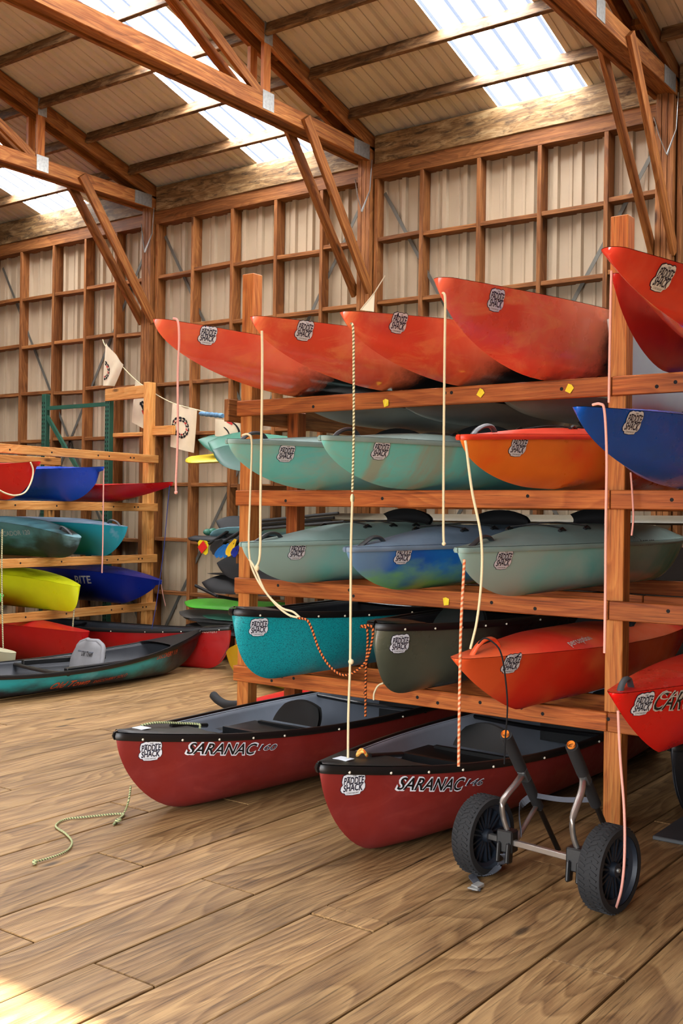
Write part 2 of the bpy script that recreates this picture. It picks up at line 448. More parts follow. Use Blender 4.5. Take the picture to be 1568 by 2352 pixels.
# roof sheets with translucent skylight strips let in
sky = [(-11.24, -10.31), (-7.63, -6.79), (-4.74, -3.83), (-1.66, -.76)]
def roof_strip(m, x0, x1, y0, y1, lift=0.0):
    pr = ribbed(x0, x1, .203, RP); rows = []
    ys = [y0, y1] if not (y0 > RIDGE > y1) else [y0, RIDGE, y1]
    for y in ys: rows.append([(x, y, slope(y) + h + lift) for x, h in pr])
    m.grid(rows, flip=False)
m = MB(); edges = [XL - .3] + [v for s_ in sky for v in s_] + [XR + .3]
for i in range(0, len(edges), 2): roof_strip(m, edges[i] - (.02 if i else 0), edges[i + 1] + .02, 9.25, YF - .4)
for a, b in sky: roof_strip(m, a, b, 3.4, 2.4); roof_strip(m, a, b, -2.4, YF - .4)
roof = m.build('ceiling', 'metal_roof', smooth=25); roof['kind'] = 'structure'
def skylight_mat(name, power):
    n = NT(name, .6); uvo = n.coord()
    g = n.noise(n.mapping(uvo, (1, 1, 1)), 26, 6, .7); xs = n.sep(uvo)[0]
    rib = n.math('ABSOLUTE', n.math('SUBTRACT', n.math('FRACT', n.math('DIVIDE', xs, .203)), .84))
    rl = n.val(rib, .085, .11, 1, 0)
    ec = n.mix(n.val(g, .58, .70, 0, .95), lin((250, 252, 255)), lin((42, 36, 26)))
    ec = n.mix(n.math('MULTIPLY', rl, .995), ec, lin((26, 31, 40)))
    n.color((.04, .04, .045, 1)); n.b.inputs['Specular IOR Level'].default_value = .1; n.link(ec, n.b.inputs['Emission Color']); n.b.inputs['Emission Strength'].default_value = power
    return n.m
M['skylight'] = skylight_mat('translucent_skylight', 29.0)
M['skylight_added'] = skylight_mat('added_unseen_skylight', 3.0)     # glowing strips added on the unseen front slope to light the boats
for i, (a, b) in enumerate(sky):
    m = MB(); roof_strip(m, a - .01, b + .01, 9.25, 3.38, .004); o = m.build('window_%d' % (i + 1), 'skylight', smooth=25); o['kind'] = 'structure'
    m = MB(); roof_strip(m, a - .01, b + .01, 2.42, -2.42, .004); o = m.build('window_%d' % (i + 5), 'skylight_added', smooth=25); o['kind'] = 'structure'  # added glowing strip, out of view over the ridge, for extra light

# purlins between the trusses
tx = [-12.18, -9.14, -6.10, -3.06, -.02]
for a, b in zip([XL] + tx, tx + [XR]):
    for k in range(10):
        y = 8.37 - .618 * k
        if y < RIDGE: break
        if b < -11 and k > 4: continue
        m = MB(); z = slope(y) - .062
        m.beam((a + .03, y, z), (b - .16, y, z), .042, .115, up=(0, .29, 1)); m.build('purlin', 'purlin' if k < 4 else 'truss', roof, bevel=.004)
m = MB()
for k in range(9):
    y = YF + .3 + .62 * k; m.beam((XL, y, slope(y) - .07), (XR, y, slope(y) - .07), .04, .12)
m.build('purlin', 'old', roof, kind='stuff')

# roof trusses: two plies with a filler, knee braces down to the wall posts
def truss(x, label, full=True):
    t = thing('roof_truss', label, 'roof truss', (x, SF, 5.0), 'timber roof trusses')
    dz = .29
    for ply, dx in ((0, 0), (1, -.155)):
        X = x + dx
        m = MB(); m.beam((X, 8.92, 5.09), (X, YF + .1, 5.09), .042, .15); m.build('bottom_chord', 'truss', t, bevel=.004)
        m = MB(); m.beam((X, 9.0, 5.20 + dz * -.2), (X, RIDGE, 5.20 + dz * 5.9), .042, .15, up=(0, dz, 1)); m.build('rafter', 'truss', t, bevel=.004)
        m = MB(); m.beam((X, RIDGE, 5.20 + dz * 5.9), (X, YF + .05, 5.20), .042, .15, up=(0, -dz, 1)); m.build('rafter', 'truss', t, bevel=.004)
        for yb, yt in ((7.16, 7.16), (4.8, 4.8), (1.0, 1.0)):
            m = MB(); m.beam((X, yb, 5.05), (X, yt, 5.23 + dz * (8.8 - max(yt, 5.8 - yt))), .04, .09, up=(0, 1, 0)); m.build('web', 'post', t, bevel=.003)
        for yb, yt in ((7.07, 5.0), (4.72, RIDGE + .1)):
            m = MB(); m.beam((X, yb, 5.16), (X, yt, 5.16 + dz * (8.8 - yt)), .04, .09, up=(0, 1, 0)); m.build('web', 'truss', t, bevel=.003)
        # knee brace on the outer face of each ply
        s = 1 if ply == 0 else -1
        m = MB(); m.beam((X + s * .04, 7.68, 5.12), (X + s * .04 - s * .03, 8.78, 3.72), .04, .11, up=(0, 1, .6)); m.build('knee_brace', 'truss', t, bevel=.003)
        if ply == 0:
            for (y0, y1, z0, z1) in ((8.46, 8.72, 5.02, 5.165), (7.10, 7.25, 5.03, 5.19), (7.11, 7.22, 5.60, 5.80)):
                m = MB(); m.beam((X + .0235, (y0 + y1) / 2, z0), (X + .0235, (y0 + y1) / 2, z1), .003, y1 - y0, up=(0, 1, 0)); m.build('gusset_plate', 'galv', t)
    for y0, y1 in ((8.9, 6.2), (6.18, 2.4)):
        m = MB(); m.beam((x - .0775, y0, 5.085), (x - .0775, y1, 5.085), .11, .10); m.build('filler_block', 'old', t)
    for y in (8.2, 7.45, 6.7, 5.9):
        m = MB(); m.beam((x - .0775, y, 5.22 + dz * (8.8 - y)), (x - .0775, y - .06, 5.22 + dz * (8.8 - y + .06)), .11, .06); m.build('spacer_block', 'old', t)
    # twisted steel tie from heel to post
    m = MB(); m.tube([(x + .04, 8.74, 5.02), (x + .035, 8.72, 4.72), (x - .02, 8.66, 4.50)], .012, 6, flat=.3)
    m.tube([(x - .16, 8.74, 4.86), (x - .1, 8.70, 4.68), (x - .02, 8.66, 4.50)], .012, 6, flat=.3); m.build('tie_strap', 'galv', t)
    return t
truss(-6.10, 'timber roof truss crossing above the left post of the tall rack, middle of three')
truss(-9.14, 'farthest timber roof truss, over the left rack')
truss(-3.06, 'timber roof truss at the top right corner, nearest and seen from below')

# ------------------------------------------------------------------ BOATS
class Hull:
    CH = [(0, 0), (.30, .07), (.58, .16), (.76, .33), (.86, .56), (.94, .78), (1, 1)]
    def __init__(s, L, B, Dt, Dm, Ds=None, rake=.6, n=1.4, rake_s=None, entry=.42, pw=2.0, rocker=.0, tipr=.018, chine=.6, vee=.9, shp=2.2, beak=0.0):
        s.beak = beak
        s.L, s.B, s.Dt, s.Dm, s.Ds = L, B, Dt, Dm, Ds if Ds is not None else Dt
        s.rake, s.n, s.rake_s = rake, n, rake_s or rake; s.entry, s.pw, s.rocker, s.tipr = entry * L, pw, rocker, tipr
        s.chine, s.vee, s.shp = chine, vee, shp
    def w(s, x):
        q = min(x, s.L - x); t = min(1, max(0, q) / s.entry)
        r = s.tipr * math.sqrt(max(0, 1 - (1 - min(1, max(0, q) / (s.tipr * 1.4))) ** 2))
        return (s.B / 2 - s.tipr) * (1 - (1 - t) ** s.pw) + r
    def S(s, x):
        a = abs(1 - 2 * x / s.L) ** s.shp
        return s.Dm + ((s.Dt if x < s.L / 2 else s.Ds) - s.Dm) * a
    def k(s, x):
        out = s.rocker * (abs(1 - 2 * x / s.L)) ** 2
        if x < s.beak: return out + s.Dt - .035 - .02 * x / s.beak
        if x < s.rake:
            t = max(0, x - s.beak) / (s.rake - s.beak) if s.beak == 0 else .12 + .88 * (x - s.beak) / (s.rake - s.beak); top = s.Dt - .012; out += (top - out) * (1 - (1 - (1 - t) ** s.n) ** (1 / s.n))
        q = s.L - x
        if q < s.rake_s:
            t = q / s.rake_s; top = s.Ds - .012; out += (top - out) * (1 - (1 - (1 - t) ** s.n) ** (1 / s.n))
        return out
    def sect(s, x, nj=14):
        q = min(x, s.L - x); m = sstep(0, s.vee, q); out = []
        CH = s.CH
        for j in range(nj + 1):
            t = j / nj
            v = (t, t ** 1.15)
            u = (math.sin(t * PI / 2) ** .8, 1 - math.cos(t * PI / 2) ** 1.0)
            f = t * (len(CH) - 1); i = min(int(f), len(CH) - 2); g = f - i
            c = (CH[i][0] * (1 - g) + CH[i + 1][0] * g, CH[i][1] * (1 - g) + CH[i + 1][1] * g)
            e = (u[0] * (1 - s.chine) + c[0] * s.chine, u[1] * (1 - s.chine) + c[1] * s.chine)
            out.append((v[0] * (1 - m) + e[0] * m, v[1] * (1 - m) + e[1] * m))
        return out
    def stations(s, N=60):
        return [s.L * (1 - math.cos(PI * i / N)) / 2 for i in range(N + 1)]
    def mesh(s, N=60, nj=14):
        m = MB(); rows = []
        for x in s.stations(N):
            w, k, S_ = s.w(x), s.k(x), s.S(x); sec = s.sect(x, nj)
            side = [(x, y * w, k + z * (S_ - k)) for y, z in sec]
            rows.append([(a, -b, c) for a, b, c in side[::-1]] + side[1:])
        m.grid(rows, 0)
        return m
    def deck(s, crown=.05, clen=.8, ex=2.2, N=60, nj=10, lip=.0, x0=0, x1=None):
        m = MB(); rows = []
        for x in s.stations(N):
            q = min(x, s.L - x); c = crown * sstep(0, clen, q) ; w = s.w(x) + lip * (1 if q > .01 else 0)
            rows.append([(x, w * (2 * j / nj / 1 - 1), s.S(x) + .002 + c * (1 - abs(2 * j / nj - 1) ** ex)) for j in range(nj + 1)])
        m.grid(rows, 0, flip=True)
        return m
    def rim(s, off=.0, r=(.016, .016), dz=0.0, N=60, side=(1, -1), x0=0.0, x1=None):
        m = MB(); x1 = s.L if x1 is None else x1
        for sd in side:
            pts = [(x, sd * (s.w(x) + off), s.S(x) + dz) for x in s.stations(N) if x0 <= x <= x1]
            m.tube(pts, r[0], 6, flat=r[1] / r[0], up=(0, 0, 1))
        return m

def frame_from(tip, con, zc, yaw, con_plane=None, X=None):
    """boat frame: centre line passes through the point where the keel meets its support; bow tip on the given sight line"""
    d = Vector((math.sin(yaw), math.cos(yaw), 0))
    c = con if isinstance(con, Vector) else at(*con, Z=zc) if con_plane is None else at(*con, **con_plane)
    nrm = Vector((d.y, -d.x, 0))
    if isinstance(tip, Vector): T = tip
    else: r = ray(*tip); T = CAM + r * ((c - CAM).dot(nrm) / r.dot(nrm))
    if zc > .3: zc += .004
    o = Vector((T.x, T.y, zc)); y = UP.cross(d)
    mat = Matrix(((d.x, y.x, 0, o.x), (d.y, y.y, 0, o.y), (0, 0, 1, o.z), (0, 0, 0, 1)))
    return mat, T.z - zc, (Vector((c.x, c.y, 0)) - Vector((T.x, T.y, 0))).length

class Decal:
    """vinyl laid onto a hull: each vertex is dropped onto the surface along the local normal"""
    def __init__(s, bvh, mat, px, size_rot=0.0, follow=False):
        inv = mat.inverted(); co = inv @ CAM; d = (inv.to_3x3() @ ray(*px)).normalized()
        s.bvh = bvh; h = bvh.ray_cast(co, d); s.ok = h[0] is not None
        if not s.ok: return
        s.p, nrm = h[0], h[1]
        if nrm.dot(d) > 0: nrm = -nrm
        s.n = nrm; right_w = mat.to_3x3() @ Vector((1, 0, 0))
        sg = 1 if right_w.dot(RT) > 0 else -1
        upl = inv.to_3x3() @ UP; u = (upl - nrm * upl.dot(nrm)).normalized(); r = u.cross(nrm)
        if follow: r = Vector((sg, 0, 0)); r = (r - nrm * r.dot(nrm)).normalized(); u = nrm.cross(r)
        c, q = math.cos(size_rot), math.sin(size_rot)
        s.r = r * c + u * q; s.u = u * c - r * q
        s.m = MB()
    def pt(s, a, b, off):
        q = s.p + s.r * a + s.u * b
        h = s.bvh.ray_cast(q + s.n * .12, -s.n, .3)
        base = h[0] if h[0] is not None else q
        return base + s.n * off
    def disc(s, outline, off, mi, rings=4):
        b = len(s.m.v); N = len(outline)
        s.m.v.append(s.pt(0, 0, off))
        for k in range(1, rings + 1):
            for a, c in outline: s.m.v.append(s.pt(a * k / rings, c * k / rings, off))
        for i in range(N):
            j = (i + 1) % N; s.m.face((b, b + 1 + i, b + 1 + j), None, mi)
            for k in range(rings - 1):
                p = b + 1 + k * N; s.m.face((p + i, p + N + i, p + N + j, p + j), None, mi)
    def text(s, body, h, cx, cy, off, mi, offset=0.0, shear=0.0, width=None, spacing=1.0, arch=0.0):
        pts, fs = text_mesh(body, offset, shear, spacing)
        sc = h / .7; xs = [p[0] for p in pts]; w0 = max(xs) - min(xs); mx = (max(xs) + min(xs)) / 2
        sx = width / w0 if width else sc
        b = len(s.m.v)
        for x, y in pts:
            xx = (x - mx) * sx
            s.m.v.append(s.pt(cx + xx, cy + y * sc - h / 2 + (arch * (1 - (2 * xx / (w0 * sx)) ** 2) if arch else 0), off))
        for f in fs: s.m.face([b + i for i in f], None, mi)

BLOB = [(-.50, .30), (-.47, .42), (-.36, .46), (-.26, .50), (-.16, .47), (0, .50), (.16, .47), (.28, .52), (.40, .47), (.47, .36), (.50, .20), (.47, .06), (.52, -.06), (.53, -.22), (.47, -.36), (.36, -.40), (.33, -.50), (0, -.53), (-.30, -.50), (-.34, -.42), (-.46, -.38), (-.54, -.26), (-.53, -.12), (-.46, -.02), (-.51, .12)]
def sticker(root, bvh, mat, px, w=.105, h=.098, rot=0.0):
    D = Decal(bvh, mat, px, rot)
    if not D.ok: print('sticker missed', root.name, px); return
    D.disc([(a * w * 1.05, b * h * 1.06) for a, b in BLOB], .0015, 0)
    D.disc([(a * w, b * h) for a, b in BLOB], .003, 1)
    D.text('THE', h * .075, 0, h * .40, .0045, 3, .01)
    for sx in (-1, 1): D.disc_at = None; D.text('~', h * .2, sx * w * .25, h * .36, .0045, 2, .05)
    D.text('PADDLE', h * .33, 0, h * .17, .0045, 2, .022, width=w * .88)
    D.text('SHACK', h * .32, 0, -h * .18, .0045, 2, .022, width=w * .86, arch=h * .03)
    D.text('COWICHAN BAY', h * .085, 0, -h * .42, .0045, 3, .0, width=w * .56)
    D.m.build('sticker', ['navy', 'white', 'navy', 'darkgrey'], root, local=True, label='white shop sticker with dark lettering')

def letters(root, bvh, mat, px, items, name='lettering', mats=('ink', 'white'), rot=0.0, follow=True):
    D = Decal(bvh, mat, px, rot, follow)
    if not D.ok: print('lettering missed', root.name, px); return
    for it in items: D.text(*it[:1], **it[1])
    D.m.build(name, list(mats), root, local=True)

def handle(root, H_, x0, x1, hgt, mat='darkgrey', r=.014, crown=0.0, flat=.7):
    m = MB(); z0 = H_.S(x0) + .0; z1 = H_.S(x1)
    m.tube(spline([(x0, 0, z0 - .005), (x0 + (x1 - x0) * .2, 0, z0 + hgt * .8), ((x0 + x1) / 2, 0, (z0 + z1) / 2 + hgt + crown), (x0 + (x1 - x0) * .8, 0, z1 + hgt * .85 + crown), (x1, 0, z1 + crown * .7 - .005)]), r, 8, flat=flat, up=(0, 0, 1))
    m.build('carry_handle', mat, root, smooth=50, local=True)

def kayak(name, label, cat, tip, con, zc, hm, dm=None, yaw=0.0, pitch=0.0, roll=0.0, L=3.2, B=.66, Dm=.33, n=1.4, rake=None, crown=.05, clen=.9, ex=2.4, rise=None, sticker_px=None, group=None, chine=.6, entry=.45, pw=1.6, tipr=.022, vee=1.2, hand=(.10, .34, .045), con_plane=None, fittings=(), rim=False, shp=2.2, beak=0.0, srot=0.0, sw=.105, hmat='darkgrey', seat=True, Ds=None, dsz=None):
    mat, Dt, dist = frame_from(tip, con, zc, yaw, con_plane)
    rake = rake or dist * .95
    if rise is not None: Dm = Dt + rise; shp = 1.15
    hl = Hull(L, B, Dt, Dm, Ds=Ds if Ds else Dm, rake=rake, n=n, rake_s=min(rake, .6), chine=chine, entry=entry, pw=pw, tipr=tipr, vee=vee, shp=shp, beak=beak)
    if pitch or roll:
        piv = Matrix.Translation((dist, 0, 0)); mat = mat @ piv @ Matrix.Rotation(pitch, 4, 'Y') @ Matrix.Rotation(roll, 4, 'X') @ piv.inverted()
    root = thing(name, label, cat, group=group, mat=mat)
    hmesh = hl.mesh(); hmesh.build('hull', hm, root, smooth=32, local=True)
    dmesh = hl.deck(crown, clen, ex, lip=.004 if rim else 0); dmesh.build('deck', dm or hm, root, smooth=32, local=True)
    nv = len(hmesh.v); bvh = BVHTree.FromPolygons([tuple(v) for v in hmesh.v + dmesh.v], hmesh.f + [tuple(i + nv for i in f) for f in dmesh.f])
    if rim:
        hl.rim(.002, (.010, .014), -.012).build('seam_band', dm or hm, root, smooth=50, local=True)
    if hand: handle(root, hl, hand[0], hand[1], hand[2], hmat, crown=crown * .25)
    for i, fx in enumerate(fittings):
        m = MB()
        for sd in (1, -1):
            y = sd * hl.w(fx) * .62; z = hl.S(fx) + crown * sstep(0, clen, fx) * (1 - .62 ** ex)
            m.tube([(fx - .035, y, z + .004), (fx, y, z + .016), (fx + .035, y, z + .004)], .009, 6)
        y0 = hl.w(fx) * .62; zz = hl.S(fx) + crown * sstep(0, clen, fx)
        m.tube(spline([(fx, -y0, zz), (fx + .02, 0, zz + .015), (fx, y0, zz)]), .004, 5)
        m.build('deck_fitting', 'black', root, smooth=50, local=True)
    if seat:
        x = L * .52; z = hl.S(x) + crown * .8; m = MB()
        rows = []
        for i in range(9):
            a = i / 8; rows.append([(x + .05 * math.sin(a * PI), -.17 + .34 * j / 8, z + .11 * a * (1 - .35 * (abs(j - 4) / 4) ** 2)) for j in range(9)])
        m.grid(rows); rows = [[(p[0] + .035, p[1], p[2]) for p in r] for r in rows]; m.grid(rows, flip=True)
        m.build('seat_back', 'foam', root, smooth=60, local=True)
    if sticker_px: sticker(root, bvh, mat, sticker_px, w=sw, h=sw * .93, rot=srot)
    return root, hl, mat, bvh

def canoe(name, label, tip, con, zc, hm, inner, L=4.6, B=.88, Dm=.34, n=2.1, rake=.5, yaw=0.0, con_plane=None, sticker_px=None, pitch=0.0, group=None, deckL=.5, rivets=True, seats=(1.0, 2.6), entry=.46, pw=1.9, gun='black', sw=.11, Dsheer=None, srot=0.0, chine=.25, tipr=.016, roll=0.0, shp=3.0):
    mat, Dt, dist = frame_from(tip, con, zc, yaw, con_plane)
    hl = Hull(L, B, Dt, Dm, rake=rake, n=n, chine=chine, entry=entry, pw=pw, tipr=tipr, vee=.6, shp=shp, rocker=.0)
    if pitch or roll:
        piv = Matrix.Translation((dist, 0, 0)); mat = mat @ piv @ Matrix.Rotation(pitch, 4, 'Y') @ Matrix.Rotation(roll, 4, 'X') @ piv.inverted()
    root = thing(name, label, 'canoe', group=group, mat=mat)
    hm_ = hl.mesh(66, 16); o = hm_.build('hull', [hm, inner], root, smooth=40, local=True)
    md = o.modifiers.new('shell', 'SOLIDIFY'); md.thickness = .010; md.offset = -1; md.material_offset = 1; md.material_offset_rim = 0
    bvh = BVHTree.FromPolygons([tuple(v) for v in hm_.v], hm_.f)
    hl.rim(.004, (.015, .021), -.006, 66).build('gunwale', gun, root, smooth=60, local=True)
    for a, b in ((0, deckL), (L - deckL, L)):
        m = MB(); rows = []
        for i in range(15):
            x = a + (b - a) * i / 14; w = hl.w(x) + .012
            cut = .06 * (1 - abs(2 * i / 14 - 1) * 0) if False else 0
            rows.append([(x + (-.10 * (1 - abs(j / 4 - 1) ** 2) * (1 if a == 0 else -1) if (i == (14 if a == 0 else 0)) else 0), w * (j / 4 - 1), hl.S(x) + .016 + .012 * (1 - (j / 4 - 1) ** 2)) for j in range(9)])
        m.grid(rows)
        rows2 = [[(p[0], p[1], p[2] - .02) for p in r] for r in rows]; m.grid(rows2, flip=True)
        m.build('deck_plate', gun, root, smooth=50, local=True)
    if rivets:
        m = MB()
        for i in range(int(L / .19)):
            x = .10 + i * .19 * (1 if i < 4 else 1.0)
            if i > 4 and i % 3: continue
            for sd in (1, -1):
                m.blob((x, sd * (hl.w(x) + .018), hl.S(x) - .014), .0065, 0, 5)
        m.build('rivets', 'rivet', root, smooth=60, local=True)
    for x in seats:
        if x > L - .6: continue
        w = hl.w(x) * .88; z = hl.S(x) - .08; m = MB()
        rows = []
        for i in range(9):
            u = i / 8 * .34
            rows.append([(x + u, w * (j / 5 - 1), z - .03 * math.sin(PI * i / 8) * (1 - (j / 5 - 1) ** 2) - .02 * 0) for j in range(11)])
        m.grid(rows); m.grid([[(p[0], p[1], p[2] - .03) for p in r] for r in rows], flip=True)
        m.beam((x + .02, -w * .82, z - .07), (x + .02, w * .82, z - .07), .03, .18); m.beam((x + .32, -w * .82, z - .07), (x + .32, w * .82, z - .07), .03, .16)
        so = m.build('seat', 'black', root, smooth=45, local=True)
        m = MB(); rows = []
        for i in range(8):
            a = i / 7; rows.append([(x + .34 + .06 * a, .17 * (j / 5 - 1) * (1 - .25 * a * a), z + .02 + .13 * a * (1 - .25 * (j / 5 - 1) ** 2)) for j in range(11)])
        m.grid(rows); m.grid([[(p[0] + .03, p[1], p[2]) for p in r] for r in rows], flip=True)
        m.build('backrest', 'black', root, smooth=60, local=True)
    m = MB(); x = L * .5; m.tube(spline([(x, -hl.w(x), hl.S(x) - .02), (x, -.12, hl.S(x) - .03), (x, .12, hl.S(x) - .03), (x, hl.w(x), hl.S(x) - .02)]), .022, 8, flat=.6); m.build('yoke', 'black', root, smooth=60, local=True)
    if sticker_px: sticker(root, bvh, mat, sticker_px, w=sw, h=sw * .9, rot=srot)
    return root, hl, mat, bvh

# hull colours
BLK = (22, 20, 20)
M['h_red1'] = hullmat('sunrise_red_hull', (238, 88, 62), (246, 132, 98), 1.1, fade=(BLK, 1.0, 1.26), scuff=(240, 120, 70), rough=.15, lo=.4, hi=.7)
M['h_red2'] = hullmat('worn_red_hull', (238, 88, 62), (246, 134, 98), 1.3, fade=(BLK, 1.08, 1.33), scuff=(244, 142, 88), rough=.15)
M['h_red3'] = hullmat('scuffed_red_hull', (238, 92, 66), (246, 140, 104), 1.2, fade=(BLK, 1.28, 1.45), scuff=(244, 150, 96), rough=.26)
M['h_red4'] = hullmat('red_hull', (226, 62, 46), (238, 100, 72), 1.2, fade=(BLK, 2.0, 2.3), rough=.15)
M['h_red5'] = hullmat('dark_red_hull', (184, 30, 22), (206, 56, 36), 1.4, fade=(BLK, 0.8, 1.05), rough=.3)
M['h_teal1'] = hullmat('faded_teal_hull', (120, 214, 206), (168, 200, 182), 1.1, (1, 1, 1.4), .42, .62, scuff=(176, 186, 166), rough=.45, smax=.5)
M['h_teal2'] = hullmat('streaked_teal_hull', (124, 218, 208), (160, 178, 156), 1.6, (2.6, 1, .5), .52, .66, scuff=(170, 176, 152), rough=.45, smax=.35)
M['h_teal3'] = hullmat('pale_teal_hull', (92, 206, 200), (156, 206, 196), 1.0, (1, 1, 1.2), .4, .6, rough=.45, bow=((158, 192, 184), .9))
M['h_teal4'] = hullmat('teal_hull', (96, 206, 200), (160, 208, 198), 1.0, (1, 1, 1.2), .45, .6, rough=.42, bow=((156, 194, 186), 1.0))
M['d_grey'] = plain('grey_tan_deck', (138, 164, 156), .6, var=.12, scale=4)
M['d_greyblue'] = plain('blue_grey_deck', (110, 130, 150), .55, var=.2, scale=4)
M['h_orange'] = hullmat('orange_hull', (252, 132, 44), (244, 88, 36), 1.0, (1, 1, 1.3), .46, .62, rough=.3)
M['d_orange'] = plain('orange_red_deck', (222, 62, 34), .4)
M['h_blue'] = hullmat('blue_hull', (14, 70, 160), (10, 52, 128), 1.0, rough=.28)
M['h_mix'] = hullmat('blue_green_swirl_hull', (8, 100, 200), (20, 124, 214), 1.2, (1, 1, 1.4), .4, .6, rough=.35, zband=((120, 190, 110), .04, .15), bow=((108, 150, 190), .32))
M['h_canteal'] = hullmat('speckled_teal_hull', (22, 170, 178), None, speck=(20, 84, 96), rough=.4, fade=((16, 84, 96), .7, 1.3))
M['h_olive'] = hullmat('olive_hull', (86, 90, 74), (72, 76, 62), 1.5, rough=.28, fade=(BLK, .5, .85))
M['h_perc'] = hullmat('red_orange_hull', (232, 46, 26), (238, 96, 46), .8, (1, 1, 1.2), .5, .62, rough=.35, bow=((240, 96, 48), .5))
M['h_caro'] = hullmat('bright_red_hull', (220, 16, 14), (206, 14, 12), 1.0, rough=.28)
M['h_sar'] = hullmat('brick_red_hull', (134, 36, 31), (122, 30, 27), 2.2, rough=.5, scuff=(150, 58, 50), smax=.35)
M['h_red'] = hullmat('plain_red_hull', (196, 16, 20), rough=.3)
M['h_dred'] = hullmat('deep_red_hull', (168, 12, 16), rough=.32)
M['h_pesc'] = hullmat('teal_black_camo_hull', (70, 116, 124), (24, 36, 36), 1.0, (1, 1, 2.2), .42, .56, rough=.4, zband=((26, 40, 36), .12, .22), bow=((126, 168, 176), .13))
M['h_tealb'] = hullmat('teal_blue_hull', (28, 148, 168), (150, 166, 196), 1.2, (1, 1, 2.5), .54, .64, rough=.4)
M['h_yel'] = hullmat('lime_yellow_hull', (214, 218, 20), rough=.35)
M['h_navy'] = hullmat('navy_hull', (10, 34, 128), rough=.35)
M['h_blue2'] = hullmat('royal_blue_hull', (10, 66, 184), rough=.3)
M['h_old'] = hullmat('teal_ember_hull', (34, 162, 172), (120, 180, 190), 1.1, (1, 1, 1.6), .55, .68, rough=.4, zband=((40, 44, 56), .05, .17), fade=None, bow=((22, 24, 26), .8))
M['h_beige'] = hullmat('beige_hull', (176, 168, 138), rough=.5)
M['h_grn'] = hullmat('bright_green_hull', (84, 196, 78), rough=.4)
M['h_yellow'] = hullmat('golden_yellow_hull', (226, 178, 24), rough=.4)
M['h_grey'] = hullmat('pale_grey_hull', (168, 164, 158), rough=.45)
M['h_whiteh'] = hullmat('white_hull', (226, 222, 214), rough=.4)
M['h_blackc'] = hullmat('black_hull', (34, 36, 40), rough=.4)

# ---- the tall rack at the right
RZ = [2.232, 1.675, 1.131, .583]
rack = thing('boat_rack', 'tall orange timber rack filling the right half, holding kayaks and canoes on four tiers', 'rack', (-2.04, 5.13, 0))
for y, xs in ((5.135, (-4.46, -2.044, .40)), (5.60, (-4.46, -2.044, .40)), (6.98, (-4.46, -2.044, .40))):
    for x in xs:
        if y > 5.3 and y < 6 and x > -4: continue
        top = 3.03 if y < 5.3 else (2.20 if y < 6 else 2.9)
        m = MB(); m.beam((x, y, 0), (x, y, top), .09, .09, up=(0, 1, 0)); m.build('post', 'post' if y < 5.3 else 'rack', rack, bevel=.004)
HOLES = {0: [-3.9, -3.0, -2.96, -2.32, -1.83, -1.74], 1: [-4.1, -3.4, -3.0, -2.5, -1.75], 2: [-4.15, -3.62, -3.59, -2.7, -2.45, -1.76], 3: [-4.19, -4.11, -4.02, -3.5, -3.15, -3.02, -2.76, -2.4, -2.52, -2.05]}
for i, z in enumerate(RZ):
    for y in (5.07, 5.535, 6.915):
        if i == 0 and 5.3 < y < 6: continue
        zz = z - (.12 if (i == 0 and y > 5.3) else 0)
        for xa, xb in ((-4.505, -2.06), (-2.055, .45)):
            m = MB(); m.beam((xa, y, zz - .046), (xb, y, zz - .046), .038, .094); r_ = m.build('rail', 'rack', rack, bevel=.004)
            if y < 5.3:
                hm = MB()
                for hx in HOLES[i]:
                    if xa < hx < xb: hm.lathe([(0, .0008), (.0095, .0008), (.0095, -.004)], (hx, y - .0192, z - random.choice((.03, .046, .062))), (0, -1, 0), 12)
                if hm.v: hm.build('bolt_hole', 'hole', r_, local=False).location = rack.location * -1
for x in (-4.525,):
    for z in (RZ[0] - .06,):
        m = MB(); m.beam((x, 4.98, z), (x, 7.05, z), .04, .14); m.build('side_rail', 'old', rack, bevel=.004)
# yellow scraps of tape stuck on the rails
for px, y, z_, rot in ((886, 926, 0, .2), (1103, 903, 0, -.6), (1307, 893, 0, -.5), (1024, 1382, 2, .1)):
    p = at(px, y, Y=5.046); m = MB(); c, s_ = math.cos(rot), math.sin(rot)
    q = [(-.016, -.02), (.018, -.018), (.02, .014), (.004, .024), (-.018, .02)]
    m.add([(p.x + a * c - b * s_, 5.046 - .006 * (i % 2), p.z + a * s_ + b * c) for i, (a, b) in enumerate(q)], [(0, 1, 2), (0, 2, 3), (0, 3, 4)])
    m.build('tape_scrap', 'yellowtag', rack)

TOPG = 'red kayaks on the top tier'
# top tier: red kayaks, bows out over the top rail
PT = math.radians
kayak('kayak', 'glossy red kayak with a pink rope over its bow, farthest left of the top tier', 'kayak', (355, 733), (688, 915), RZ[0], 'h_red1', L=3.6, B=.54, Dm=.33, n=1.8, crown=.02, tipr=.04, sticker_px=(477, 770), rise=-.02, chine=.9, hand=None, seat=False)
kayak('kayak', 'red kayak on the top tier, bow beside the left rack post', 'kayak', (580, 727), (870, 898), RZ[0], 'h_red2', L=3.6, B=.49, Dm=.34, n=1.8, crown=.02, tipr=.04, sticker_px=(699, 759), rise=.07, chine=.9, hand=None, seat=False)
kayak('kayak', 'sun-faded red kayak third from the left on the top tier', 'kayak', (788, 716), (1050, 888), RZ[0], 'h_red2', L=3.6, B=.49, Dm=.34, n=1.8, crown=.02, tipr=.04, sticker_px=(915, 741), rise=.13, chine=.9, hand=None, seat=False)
kayak('kayak', 'scuffed red kayak with a black midsection, left of the right rack post', 'kayak', (1006, 638), (1232, 872), RZ[0], 'h_red3', L=3.6, B=.47, Dm=.40, n=1.8, crown=.02, tipr=.04, sticker_px=(1139, 689), rise=.07, chine=.9, hand=None, seat=False)
